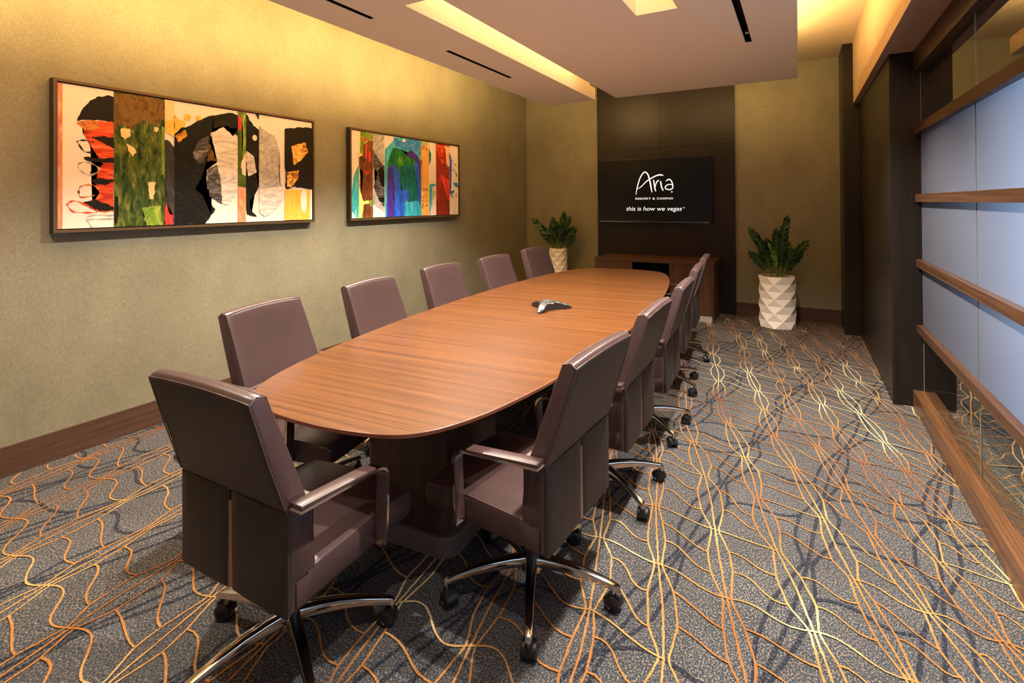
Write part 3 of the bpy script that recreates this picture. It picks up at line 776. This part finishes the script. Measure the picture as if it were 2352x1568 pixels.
brush(bm, [(-1.689, 1.795), (-1.678, 1.72), (-1.655, 1.659)], .018, .016, LY, .0013)
brush(bm, [(-1.618, 1.790), (-1.580, 1.816), (-1.545, 1.797), (-1.524, 1.735), (-1.529, 1.691), (-1.568, 1.674), (-1.608, 1.682), (-1.627, 1.702), (-1.611, 1.732), (-1.567, 1.747), (-1.530, 1.737)], .016, .012, LY, .0013, .12)
for v in bm.verts: v.co -= Vector((ox, oy, oz))
obj('script_lettering', bm, M['lit_white'], scr)
bm = bmesh.new(); cyl(bm, (-1.537, LY, 1.642), (-1.537, LY+.0014, 1.642), .013, n=20)
for v in bm.verts: v.co -= Vector((ox, oy, oz))
obj('round_mark', bm, M['lit_grey'], scr)
def text(body, name, x0, x1, z0, zcap, shear, mat, bold=0.0, spacing=1.0):
    """a line of lettering between x0 and x1 standing on z0; capitals reach zcap."""
    cu = bpy.data.curves.new(name, 'FONT'); cu.body = body; cu.size = 1; cu.shear = shear; cu.extrude = .0; cu.offset = bold; cu.space_character = spacing
    to = bpy.data.objects.new(name, cu); COL.objects.link(to)
    bpy.context.view_layer.update(); dg = bpy.context.evaluated_depsgraph_get()
    me = bpy.data.meshes.new_from_object(to.evaluated_get(dg)); bpy.data.objects.remove(to)
    xs = [v.co.x for v in me.vertices]; sx = (x1-x0)/(max(xs)-min(xs)); mn = min(xs); sz = (zcap-z0)/.70
    for v in me.vertices:
        x, y = v.co.x, v.co.y; v.co = Vector((x0+(x-mn)*sx-ox, TY+.0013-oy, z0+y*sz-oz))
    me.materials.append(mat); o = bpy.data.objects.new(name, me); COL.objects.link(o); o.parent = scr
text('RESORT & CASINO', 'capital_lettering', -2.047, -1.520, 1.539, 1.566, 0, M['lit_white'], .010, 1.12)
text('this is how we vegas', 'italic_lettering', -2.181, -1.402, 1.381, 1.440, .22, M['lit_white'], .0)
text('TM', 'trademark_letters', -1.395, -1.368, 1.417, 1.427, 0, M['lit_white'], .01)
# ---------------------------------------------------------------- planters
def facet_pot(bm, R, n, rows, H, rot):
    rings = []
    for k in range(rows+1):
        off = rot+(PI/n if k % 2 else 0)
        rings.append([bm.verts.new((R*math.cos(off+2*PI*i/n), R*math.sin(off+2*PI*i/n), H*k/rows)) for i in range(n)])
    for k in range(rows):
        A, B = rings[k], rings[k+1]
        for i in range(n):
            if k % 2 == 0: bm.faces.new((A[i], A[(i+1) % n], B[i])); bm.faces.new((A[(i+1) % n], B[(i+1) % n], B[i]))
            else: bm.faces.new((A[i], B[(i+1) % n], B[i])); bm.faces.new((A[i], A[(i+1) % n], B[(i+1) % n]))
    top = rings[-1]; cen = Vector((0, 0, H)); inn = [bm.verts.new((v.co.x*.90, v.co.y*.90, H)) for v in top]; low = [bm.verts.new((v.co.x*.90, v.co.y*.90, H-.03)) for v in top]
    for a, b in ((top, inn), (inn, low)):
        for i in range(n): bm.faces.new((a[i], a[(i+1) % n], b[(i+1) % n], b[i]))
    bm.faces.new(low); bm.faces.new(rings[0][::-1]); return bm
def leaf(bm, base, tip, up, wd):
    base, tip = Vector(base), Vector(tip); d = tip-base; s = d.cross(up).normalized(); nn = s.cross(d).normalized()
    fr = [0, .18, .42, .68, .88, 1]; ws = [.12, .75, 1.0, .85, .45, 0]; mid = []; L = []; R = []
    for f, w_ in zip(fr, ws):
        c = base+d*f+nn*(.10*d.length*math.sin(PI*f)); mid.append(bm.verts.new(c-nn*wd*.16))
        L.append(bm.verts.new(c+s*wd*.5*w_) if w_ else None); R.append(bm.verts.new(c-s*wd*.5*w_) if w_ else None)
    for i in range(len(fr)-1):
        for Q, fl in ((L, 0), (R, 1)):
            vs = [mid[i], Q[i]]+([Q[i+1]] if Q[i+1] else [])+[mid[i+1]]
            bm.faces.new(vs if not fl else vs[::-1])
def zz_plant(name, label, x, y, R, n, rows, H, rot, stems, leafL):
    t = thing(name, label, 'potted plant', (x, y, 0), 0, 'potted plants beside the dark panel')
    obj('planter', facet_pot(bmesh.new(), R, n, rows, H, rot), M['planter'], t)
    bm = bmesh.new(); NR = 5; rg = random.Random(3); c = [[bm.verts.new((R*.9*k/NR*math.cos(a)*math.cos(PI/n), R*.9*k/NR*math.sin(a)*math.cos(PI/n), H-.018+rg.uniform(0, .012)*(k < NR))) for a in [2*PI*i/28 for i in range(28)]] for k in range(1, NR+1)]
    for A, B in zip(c, c[1:]):
        for i in range(28): bm.faces.new((A[i], A[(i+1) % 28], B[(i+1) % 28], B[i]))
    bm.faces.new(c[0]); obj('pebbles', bm, M['gravel'], t)
    for (dx, dy, tz, curl, young) in stems:
        bx, by = dx*.22+rg.uniform(-.02, .02), dy*.22+rg.uniform(-.02, .02)
        P0 = Vector((bx, by, H-.015)); P2 = Vector((dx, dy, tz)); P1 = Vector((bx+(dx-bx)*.35*(1-curl), by+(dy-by)*.35, H+(tz-H)*.62))
        pts = [P0*(1-s)**2+P1*2*s*(1-s)+P2*s*s for s in [i/16 for i in range(17)]]
        bm = bmesh.new(); tube(bm, pts, [.0075*(1-.7*i/16) for i in range(17)], 7)
        st = obj('stem', bm, M['stem'], t, 60)
        bm = bmesh.new(); L = sum((b-a).length for a, b in zip(pts, pts[1:])); m = max(4, int(L/.031))
        view = Vector((0, -1, 0))
        for k in range(1, m+1):
            f = .22+.78*k/m; q = f*16; i = min(15, int(q)); p = pts[i].lerp(pts[i+1], q-i); d = (pts[i+1]-pts[i]).normalized()
            sd = d.cross(view); sd = sd.normalized() if sd.length > .1 else Vector((1, 0, 0))
            ang = rg.uniform(-.6, .6); sd = (sd*math.cos(ang)+d.cross(sd)*math.sin(ang)).normalized()
            sc = leafL*(.7+.45*math.sin(PI*min(1, f*.95)))*rg.uniform(.85, 1.1)*(.6 if young else 1)
            for s in (-1, 1):
                dirv = (sd*s*.82+d*.62+Vector((rg.uniform(-.15, .15), rg.uniform(-.2, .2), 0))).normalized()
                leaf(bm, p, p+dirv*sc, (d+view*.3).cross(sd).normalized()*1 if True else d, sc*.52)
        leaf(bm, pts[-1], pts[-1]+(pts[-1]-pts[-2]).normalized()*leafL, view, leafL*.5)
        obj('foliage', bm, M['leaf_young'] if young else M['leaf'], st, 70)
    return t
zz_plant('potted_plant', 'leafy green plant in the wide white faceted planter on the carpet, right of the sideboard', -.238, 6.965, .205, 7, 7, .605, math.radians(-97),
         [(-.27, -.04, 1.13, .1, 0), (-.20, .10, 1.02, 0, 0), (.0, -.06, 1.12, .3, 0), (.11, .02, 1.27, .5, 0), (.30, -.02, 1.00, -.4, 0), (-.26, -.10, .86, -.5, 0), (-.16, -.16, .93, 0, 0),
          (.18, -.10, .90, -.2, 0), (.05, .12, 1.0, 0, 0), (-.06, -.18, .96, .6, 1), (.12, .16, .95, 0, 0), (-.10, .05, 1.0, .2, 0), (.24, .08, .85, -.3, 0)], .068)
zz_plant('potted_plant', 'leafy green plant in the tall narrow white planter behind the farthest left chair', -3.165, 7.08, .138, 7, 13, .822, math.radians(-97),
         [(-.36, -.05, 1.22, -.1, 0), (-.09, .02, 1.24, .2, 0), (.10, .0, 1.31, .3, 0), (.20, -.06, 1.25, .1, 0), (.24, .04, 1.10, 0, 0), (.26, -.05, .98, -.5, 0), (-.20, .06, 1.08, 0, 0),
          (.02, .10, 1.18, 0, 0), (-.05, -.12, 1.12, 0, 0), (.10, -.12, 1.12, 0, 0), (-.16, -.08, 1.0, 0, 0), (.15, .12, 1.0, 0, 0)], .075)
ART1 = [
('S','salmon',[(0.001,0.511),(0.016,0.514)]),
('P','black',[(0.054,0.746),(0.068,0.829),(0.089,0.897),(0.117,0.94),(0.147,0.957),(0.159,0.95),(0.159,0.762),(0.132,0.769),(0.089,0.763)]),
('P','fire',[(0.053,0.737),(0.085,0.764),(0.159,0.765),(0.158,0.113),(0.124,0.114),(0.085,0.147),(0.106,0.208),(0.117,0.262),(0.092,0.297),(0.117,0.334),(0.096,0.359),(0.089,0.394),(0.132,0.461),(0.099,0.528),(0.085,0.614),(0.071,0.659),(0.074,0.69)]),
('P','amber',[(0.053,0.737),(0.085,0.761),(0.11,0.762),(0.117,0.729),(0.103,0.689),(0.074,0.69)]),
('P','black',[(0.092,0.642),(0.125,0.658),(0.159,0.657),(0.159,0.575),(0.132,0.606)]),
('P','black',[(0.071,0.497),(0.082,0.506),(0.117,0.497),(0.159,0.51),(0.159,0.469),(0.103,0.47),(0.078,0.478)]),
('P','black',[(0.096,0.346),(0.124,0.356),(0.159,0.351),(0.159,0.333),(0.132,0.308),(0.099,0.323)]),
('P','black',[(0.067,0.182),(0.103,0.208),(0.158,0.154),(0.158,0.126),(0.117,0.124),(0.089,0.159)]),
('L','blackl',[(0.097,0.536),(0.074,0.54),(0.058,0.591),(0.056,0.607),(0.074,0.618),(0.101,0.608)]),
('L','ash',[(0.056,0.446),(0.074,0.467),(0.103,0.449),(0.117,0.415),(0.092,0.377),(0.071,0.392),(0.056,0.434)]),
('L','amber',[(0.117,0.276),(0.099,0.306),(0.074,0.306),(0.061,0.287),(0.059,0.252),(0.066,0.221),(0.103,0.236)]),
('L','fire',[(0.089,0.156),(0.05,0.195),(0.031,0.182),(0.029,0.165),(0.044,0.122),(0.082,0.114),(0.11,0.115)]),
('L','ash',[(0.158,0.09),(0.11,0.097),(0.082,0.085),(0.085,0.05),(0.095,0.005)]),
('L','ash',[(0.158,0.067),(0.102,0.066),(0.083,0.067)]),
('S','moss',[(0.159,0.538),(0.324,0.566)]),
('P','rust',[(0.162,0.983),(0.266,0.999),(0.324,0.986),(0.324,0.843),(0.291,0.774),(0.249,0.811),(0.208,0.715),(0.185,0.765),(0.162,0.704)]),
('P','straw',[(0.181,0.727),(0.208,0.733),(0.212,0.679),(0.193,0.646),(0.181,0.671)]),
('P','straw',[(0.198,0.62),(0.22,0.596),(0.23,0.559),(0.216,0.524),(0.204,0.565)]),
('P','straw',[(0.286,0.764),(0.304,0.759),(0.297,0.728),(0.286,0.735)]),
('P','straw',[(0.267,0.339),(0.292,0.342),(0.286,0.21),(0.271,0.21)]),
('P','lime',[(0.248,0.144),(0.308,0.162),(0.316,0.003),(0.261,-0.001)]),
('P','black',[(0.162,0.228),(0.171,0.228),(0.173,0.099),(0.162,-0.001)]),
('P','lime',[(0.312,0.78),(0.324,0.764),(0.323,0.368),(0.314,0.407)]),
('P','peach',[(0.326,0.992),(0.358,0.989),(0.358,0.703),(0.326,0.735)]),
('P','yellow',[(0.326,0.823),(0.358,0.843),(0.358,0.703),(0.326,0.735)]),
('P','slate',[(0.324,0.674),(0.339,0.669),(0.358,0.622),(0.357,0.008),(0.324,0.003)]),
('P','red',[(0.33,0.181),(0.341,0.091),(0.355,0.081),(0.352,0.006),(0.324,0.003),(0.324,0.122)]),
('P','yellow',[(0.359,0.884),(0.375,0.847),(0.399,0.844),(0.394,0.781),(0.371,0.736),(0.359,0.732)]),
('E','yellow',[(0.407,0.876),(0.421,0.851)]),
('E','yellow',[(0.449,0.882),(0.46,0.862)]),
('P','ink',[(0.358,0.718),(0.38,0.778),(0.413,0.808),(0.447,0.858),(0.497,0.915),(0.539,0.933),(0.577,0.967),(0.613,0.956),(0.613,0.771),(0.571,0.85),(0.507,0.811),(0.497,0.745),(0.518,0.62),(0.522,0.524),(0.481,0.486),(0.466,0.379),(0.436,0.294),(0.486,0.212),(0.516,0.126),(0.475,0.006),(0.357,0.008)]),
('P','pearl',[(0.497,0.765),(0.549,0.833),(0.593,0.767),(0.613,0.682),(0.612,0.28),(0.57,0.157),(0.543,0.18),(0.496,0.233),(0.481,0.328),(0.481,0.454),(0.522,0.524),(0.512,0.651)]),
('P','smoke',[(0.487,0.741),(0.446,0.691),(0.427,0.583),(0.446,0.503),(0.471,0.517),(0.492,0.647)]),
('P','gold',[(0.361,0.713),(0.399,0.772),(0.406,0.723),(0.371,0.665)]),
('P','rust',[(0.492,0.679),(0.522,0.535),(0.481,0.53)]),
('P','smoke',[(0.484,0.456),(0.522,0.502),(0.538,0.385),(0.541,0.277),(0.543,0.169),(0.496,0.233),(0.481,0.328)]),
('P','olive',[(0.614,0.995),(0.65,0.99),(0.648,0.009),(0.612,0.007)]),
('P','lime',[(0.627,0.977),(0.65,0.973),(0.649,0.531),(0.632,0.55),(0.638,0.777)]),
('P','red',[(0.614,0.951),(0.63,0.933),(0.627,0.819),(0.614,0.838)]),
('P','white',[(0.626,0.527),(0.65,0.632),(0.649,0.417),(0.632,0.437)]),
('P','salmon',[(0.613,0.325),(0.649,0.315),(0.648,0.009),(0.612,0.007)]),
('P','ink',[(0.651,0.978),(0.685,0.88),(0.711,0.852),(0.71,0.481),(0.696,0.444),(0.71,0.329),(0.684,0.237),(0.667,0.19),(0.672,0.11),(0.702,0.047),(0.654,0.077),(0.649,0.167)]),
('E','white',[(0.691,0.772),(0.702,0.745)]),
('P','pearl',[(0.652,0.645),(0.685,0.604),(0.699,0.456),(0.66,0.418),(0.652,0.508)]),
('P','ink',[(0.694,0.995),(0.711,0.991),(0.711,0.945)]),
('P','ash',[(0.712,0.887),(0.758,0.828),(0.79,0.812),(0.816,0.649),(0.819,0.552),(0.809,0.432),(0.829,0.336),(0.822,0.19),(0.783,0.12),(0.738,0.085),(0.711,0.167)]),
('P','pearl',[(0.712,0.306),(0.829,0.336),(0.822,0.19),(0.783,0.096),(0.738,0.05),(0.711,0.098)]),
('P','black',[(0.842,0.891),(0.919,0.927),(0.977,0.942),(1.001,0.938),(0.999,0.313),(0.89,0.339),(0.855,0.301),(0.843,0.337),(0.849,0.435),(0.841,0.532)]),
('P','honey',[(0.877,0.733),(0.955,0.787),(0.973,0.688),(0.926,0.592),(0.89,0.55),(0.884,0.661)]),
('P','honey',[(0.853,0.472),(0.918,0.503),(0.915,0.416),(0.876,0.326),(0.852,0.337)]),
('P','yellow',[(0.842,0.306),(0.89,0.309),(0.983,0.312),(0.979,-0.009),(0.84,-0.002)]),
('E','white',[(0.946,0.203),(0.964,0.082)]),
('L','blackl',[(0.953,0.044),(0.964,0.05),(0.961,0.038),(0.975,0.038),(0.982,0.031)])]
ART2 = [
('P','teal',[(0.056,0.6),(0.037,0.543),(0.017,0.47),(0.009,0.354),(0.001,0.238),(0.006,0.083),(0.035,0.005),(0.056,0.003)]),
('P','paleblue',[(0.056,0.773),(0.042,0.731),(0.045,0.638),(0.056,0.592)]),
('S','lemon',[(0.056,0.514),(0.162,0.524)]),
('P','lime',[(0.069,0.989),(0.163,0.987),(0.163,0.913),(0.115,0.887),(0.089,0.819),(0.083,0.722),(0.066,0.751)]),
('P','umber',[(0.089,0.835),(0.131,0.899),(0.163,0.905),(0.161,0.207),(0.087,0.199),(0.062,0.341),(0.062,0.435),(0.088,0.517),(0.057,0.592),(0.058,0.695),(0.089,0.723)]),
('P','red',[(0.108,0.87),(0.121,0.841),(0.115,0.679),(0.104,0.694)]),
('P','red',[(0.129,0.778),(0.147,0.765),(0.144,0.651),(0.131,0.657)]),
('P','red',[(0.104,0.542),(0.133,0.546),(0.13,0.509),(0.106,0.51)]),
('P','red',[(0.084,0.92),(0.118,0.928),(0.105,0.877),(0.087,0.882)]),
('P','umber',[(0.092,0.159),(0.129,0.175),(0.16,0.126),(0.159,0.001),(0.081,0.006),(0.087,0.097)]),
('P','lime',[(0.135,0.207),(0.161,0.215),(0.16,0.126),(0.134,0.151)]),
('S','ash',[(0.163,0.605),(0.256,0.617)]),
('P','smoke',[(0.163,0.801),(0.224,0.663),(0.256,0.617),(0.255,0.116),(0.205,0.216),(0.167,0.362),(0.201,0.527),(0.163,0.605)]),
('P','ink',[(0.201,0.56),(0.235,0.614),(0.255,0.533),(0.255,0.358),(0.223,0.397)]),
('P','ink',[(0.2,0.232),(0.254,0.249),(0.254,0.174),(0.211,0.199)]),
('P','white',[(0.161,0.159),(0.2,0.117),(0.254,0.066),(0.255,0.0),(0.161,0.002)]),
('P','cyan',[(0.259,0.818),(0.293,0.875),(0.329,0.933),(0.341,0.986),(0.403,0.992),(0.587,0.997),(0.583,0.003),(0.259,0.003)]),
('P','azure',[(0.336,0.985),(0.36,0.974),(0.403,0.94),(0.441,0.992),(0.533,0.998),(0.584,0.986),(0.584,0.785),(0.499,0.843),(0.403,0.852),(0.341,0.884)]),
('E','white',[(0.425,0.961),(0.442,0.941)]),
('P','emerald',[(0.281,0.67),(0.329,0.855),(0.403,0.844),(0.466,0.767),(0.546,0.779),(0.544,0.472),(0.563,0.2),(0.431,0.218),(0.389,0.46),(0.281,0.62)]),
('P','lime',[(0.383,0.754),(0.39,0.755),(0.393,0.659),(0.384,0.667)]),
('P','lime',[(0.405,0.748),(0.414,0.749),(0.409,0.679),(0.405,0.683)]),
('P','violet',[(0.453,0.818),(0.492,0.851),(0.559,0.781),(0.585,0.712),(0.584,0.474),(0.565,0.618),(0.518,0.739),(0.459,0.765)]),
('P','royal',[(0.293,0.621),(0.34,0.653),(0.377,0.58),(0.401,0.46),(0.4,0.287),(0.425,0.165),(0.424,0.003),(0.267,0.006),(0.28,0.452)]),
('P','violet',[(0.281,0.603),(0.317,0.624),(0.339,0.37),(0.332,0.008),(0.279,0.005)]),
('P','royal',[(0.518,0.685),(0.552,0.707),(0.584,0.474),(0.585,0.108),(0.55,0.236),(0.537,0.507)]),
('P','deepteal',[(0.402,0.634),(0.505,0.665),(0.544,0.472),(0.557,0.218),(0.463,0.182),(0.419,0.244),(0.389,0.46)]),
('P','royal',[(0.388,0.329),(0.464,0.342),(0.47,0.244),(0.425,0.173),(0.388,0.199)]),
('P','cyan',[(0.549,0.109),(0.585,0.126),(0.586,0.003),(0.542,0.005)]),
('S','honey',[(0.587,0.566),(0.663,0.573)]),
('P','greenish',[(0.589,0.978),(0.663,0.984),(0.657,0.956),(0.588,0.924)]),
('P','dots',[(0.6,0.843),(0.663,0.872),(0.662,0.368),(0.591,0.364)]),
('P','dots',[(0.604,0.117),(0.662,0.134),(0.663,0.005),(0.597,0.006)]),
('P','deepteal',[(0.666,0.91),(0.689,0.839),(0.686,0.745),(0.668,0.686)]),
('P','cyan',[(0.67,0.425),(0.739,0.433),(0.735,0.409),(0.698,0.388),(0.69,0.2),(0.675,0.013),(0.669,0.003)]),
('P','greenish',[(0.698,0.342),(0.736,0.343),(0.735,0.286),(0.701,0.2),(0.69,0.106)]),
('S','brick',[(0.742,0.581),(0.89,0.596)]),
('P','fire',[(0.746,0.977),(0.776,0.978),(0.822,0.959),(0.837,0.727),(0.805,0.723),(0.775,0.815),(0.749,0.887)]),
('P','peach',[(0.822,0.974),(0.892,0.967),(0.89,0.912),(0.876,0.703),(0.856,0.71),(0.846,0.924)]),
('P','white',[(0.868,0.672),(0.891,0.705),(0.892,0.962),(0.89,0.833)]),
('P','red',[(0.782,0.566),(0.888,0.497),(0.886,0.18),(0.819,0.394)]),
('P','umber',[(0.785,0.499),(0.82,0.433),(0.85,0.278),(0.885,0.161),(0.885,0.002),(0.865,0.103),(0.819,0.336)]),
('P','royal',[(0.893,0.883),(0.909,0.836),(0.918,0.698),(0.908,0.399),(0.899,0.3),(0.892,0.3)]),
('L','azurel',[(0.917,0.797),(0.942,0.741),(0.975,0.715)]),
('L','azurel',[(0.933,0.659),(0.958,0.613),(0.982,0.544)]),
('P','azure',[(0.932,0.46),(0.974,0.473),(0.995,0.403),(0.981,0.392),(0.948,0.431)]),
('P','azure',[(0.899,0.339),(0.948,0.361),(0.939,0.32),(0.902,0.3)]),
('L','azurel',[(0.906,0.3),(0.931,0.24)]),
('L','azurel',[(0.966,0.604),(0.982,0.574)]),
('L','azurel',[(0.964,0.321),(0.981,0.24)]),
('L','blackl',[(0.946,0.046),(0.963,0.048),(0.959,0.038),(0.98,0.034)])]
# ---------------------------------------------------------------- paintings
def art_mat(name, cols, scale=(6, 6, 6), dist=1.5, stops=None, rough=.6):
    t = NT('paint_'+name); nz = t.noise(t.coord(scale), 1, 8, .68, dist)
    k = len(cols); st = stops or [(.30+.40*i/(k-1) if k > 1 else .5) for i in range(k)]
    t.base(t.ramp(nz, [(s_, lin(c)) for s_, c in zip(st, cols)])) if k > 1 else t.base(lin(cols[0])); t.p(Roughness=rough); t.b.inputs['Specular IOR Level'].default_value = .2; return t.m
V = (6, 14, 3)
AM = {'white': art_mat('white', ['e6d6c6', 'f0e2d4'], (1, 1, 1), 0), 'salmon': art_mat('salmon', ['e9cda8', 'd98a62', 'c4573a'], (6, 20, 5)), 'black': art_mat('black', ['0d0a09', '1c140f', '0a0807'], V),
 'fire': art_mat('fire', ['1c120d', 'b5311b', 'e0542c', 'e8915a'], (6, 4, 15), 2, (.32, .42, .55, .70)), 'amber': art_mat('amber', ['2a160c', 'd27a3a', 'eeb066'], (6, 10, 22), 2),
 'blackl': art_mat('blackline', ['1c1612', '3a2a20'], V), 'ash': art_mat('ash', ['7d7772', 'a8a29c', 'cfc6be'], (6, 6, 8), 3), 'moss': art_mat('moss', ['14200c', '2c4014', '4a5a20', '7a7434', 'b8a05a'], (6, 26, 8), .6, (.36, .45, .54, .63, .72)),
 'rust': art_mat('rust', ['2a1a0c', '5a3e1c', '7a5c2c', '3a3a18'], (6, 24, 12), .8), 'straw': art_mat('straw', ['d8b878', 'e6cf98'], V), 'lime': art_mat('lime', ['2f5a20', '6c8a2a', 'a8b44a'], (6, 16, 6)), 'peach': art_mat('peach', ['e49a5a', 'efc08a', 'f0d2a8'], V, 2),
 'yellow': art_mat('yellow', ['dca638', 'eec058'], V), 'slate': art_mat('slate', ['161514', '33302f', '5a544f'], V, 2), 'red': art_mat('red', ['8a1c18', 'd23a34', 'e2564a'], V), 'ink': art_mat('ink', ['0a0908', '12110e', '262416', '4a4430'], (6, 9, 14), 2.2, (.35, .52, .64, .76)),
 'pearl': art_mat('pearl', ['8e8a88', 'bdb5ae', 'e6dace', 'd0c6bd'], (6, 3, 12), 3), 'smoke': art_mat('smoke', ['161514', '4a4645', '9a9490'], (6, 5, 16), 2.5), 'gold': art_mat('gold', ['3a2c10', 'b8801e', 'e8ac3c'], (6, 10, 24), 2), 'olive': art_mat('olive', ['2a3012', '4a5a1e', '74803a'], V),
 'honey': art_mat('honey', ['3a240e', 'c07e2c', 'efbb62', 'f6d68c'], (6, 16, 22), 1.2, (.36, .44, .54, .7)), 'teal': art_mat('teal', ['1e6a7a', '3aa4a4', '8fd0c4'], V, 2), 'paleblue': art_mat('paleblue', ['bcc8c8', 'd8d6cc'], V), 'lemon': art_mat('lemon', ['d8c858', 'efe088'], V),
 'umber': art_mat('umber', ['2a120c', '5a2c18', '7c4a24', '3a3a16'], (6, 16, 6), 1.4), 'cyan': art_mat('cyan', ['1a86a0', '2ea0ba', '7cc6cc'], V, 2), 'azure': art_mat('azure', ['1a5aa8', '2a7cc4', '88b8dc'], (6, 9, 9), 3), 'azurel': art_mat('azureline', ['1a4a98', '2a6cb8'], V),
 'emerald': art_mat('emerald', ['0c3a24', '1a6a30', '4a9a3a'], (6, 18, 7), 1.4), 'violet': art_mat('violet', ['2a1c5c', '4a2c8a', '2a3a9a'], V), 'royal': art_mat('royal', ['1c3a94', '2c58c8', '3a74dc'], (6, 10, 5), 2), 'deepteal': art_mat('deepteal', ['0e3c4a', '12605a', '1c7a7c'], (6, 10, 6), 2),
 'greenish': art_mat('greenish', ['6aa060', 'a8cc90', '4a9a8a'], V), 'brick': art_mat('brick', ['5a1c14', '8a2c1e', 'a63c28'], (6, 14, 4), 1.6)}
def dots_mat():
    t = NT('paint_dots'); v = t.n('ShaderNodeTexVoronoi'); v.inputs['Scale'].default_value = 48; v.inputs['Randomness'].default_value = .25; t.l(t.coord((1, 1, 1)), v.inputs['Vector'])
    t.base(t.ramp(v.outputs['Distance'], [(.22, lin('b8431e')), (.34, lin('e2a850'))])); t.p(Roughness=.6); return t.m
AM['dots'] = dots_mat()
AK = list(AM)
def painting(label, Y0, Y1, Z0, Z1, shapes, seed):
    XF = -3.810; fw = .017; rg = random.Random(seed)
    t = thing('framed_painting', label, 'painting', (XF, (Y0+Y1)/2, (Z0+Z1)/2), 0, 'framed abstract paintings on the left wall')
    def loc(bm):
        for v in bm.verts: v.co -= t.location
        return bm
    bm = bmesh.new()
    for a in ((Y0-fw, Y1+fw, Z1, Z1+fw), (Y0-fw, Y1+fw, Z0-fw, Z0), (Y0-fw, Y0, Z0, Z1), (Y1, Y1+fw, Z0, Z1)):
        box(bm, XF-.055, XF, a[0], a[1], a[2], a[3], 0, 0)
    for f in bm.faces:
        f.normal_update()
        if f.normal.x > .5: f.material_index = 1
    obj('frame', loc(bm), [M['frame_dark'], M['frame_bronze']], t)
    g = .006; YY0, YY1, ZZ0, ZZ1 = Y0+g, Y1-g, Z0+g, Z1-g
    obj('backing', loc(BX(XF-.050, XF-.030, Y0, Y1, Z0, Z1)), M['black'], t)
    bm = bmesh.new(); box(bm, XF-.032, XF-.010, YY0, YY1, ZZ0, ZZ1, 0, AK.index('white')); lay = 0
    def P(u, v): return (min(max(Y0+u*(Y1-Y0), YY0+.0005), YY1-.0005), min(max(Z0+v*(Z1-Z0), ZZ0+.0005), ZZ1-.0005))
    def rough(pts, amp, step=.012):
        out = []; n = len(pts)
        for i in range(n):
            a, b = Vector(pts[i]), Vector(pts[(i+1) % n]); L = (b-a).length; m = max(1, int(L/step)); nn = Vector((-(b-a).y, (b-a).x)).normalized() if L > 1e-6 else Vector((0, 0))
            straight = abs((b-a).x) < .012 and L > .15
            for k in range(m):
                q = a+(b-a)*k/m; e = 0 if (k == 0 or straight) else rg.uniform(-amp, amp)+amp*.8*math.sin(k*1.3+i); q = q+nn*e; out.append((min(max(q.x, YY0+.0004), YY1-.0004), min(max(q.y, ZZ0+.0004), ZZ1-.0004)))
        return out
    for kind, mat, uv in shapes:
        lay += 1; x = XF-.010+.00012*lay; mi = AK.index(mat) if mat in AK else 0
        if kind == 'S': a = P(uv[0][0], 0)[0]; b = P(uv[1][0], 0)[0]; pts = [(a, ZZ0+.0005), (b, ZZ0+.0005), (b, ZZ1-.0005), (a, ZZ1-.0005)]; polys = [pts]
        elif kind == 'P': polys = [rough([P(*p) for p in uv], .003)]
        elif kind == 'E':
            c, e = P(*uv[0]), P(*uv[1]); ry, rz_ = abs(e[0]-c[0]), abs(e[1]-c[1]); polys = [[(c[0]+ry*math.cos(q), c[1]+rz_*math.sin(q)) for q in [2*PI*i/28 for i in range(28)]]]
        else:
            wd = .006 if mat != 'blackl' or len(uv) > 5 else .0015; wd = .0012 if (mat == 'blackl' and uv[0][0] > .9) else wd; polys = []
            C = catmull([P(*p) for p in uv], 6)
            for i in range(len(C)-1):
                a, b = C[i], C[i+1]
                if (b-a).length < 1e-5: continue
                nn = Vector((-(b-a).y, (b-a).x)).normalized()*wd*(.6+.4*math.sin(i*.9)); polys.append([tuple(a+nn), tuple(a-nn), tuple(b-nn), tuple(b+nn)])
        for pts in polys:
            try: bm.faces.new([bm.verts.new((x, y, z)) for y, z in pts]).material_index = mi
            except ValueError: pass
    big = [f for f in bm.faces if len(f.verts) > 4]; bmesh.ops.triangulate(bm, faces=big)
    loc(bm)
    me = bpy.data.meshes.new('canvas')
    for f in bm.faces: 
        f.normal_update()
        if f.normal.x < -.5 and f.calc_center_median().x > -.012: f.normal_flip()
    bm.to_mesh(me); bm.free()
    for k in AK: me.materials.append(AM[k])
    o = bpy.data.objects.new('canvas', me); COL.objects.link(o); o.parent = t
painting('large framed abstract painting with orange, moss green and black shapes, nearest on the left wall', 1.338, 3.164, 1.360, 2.240, ART1, 1)
painting('framed abstract painting with a blue and green block, nearer the back corner', 3.620, 5.433, 1.357, 2.237, ART2, 2)
bpy.context.view_layer.update()
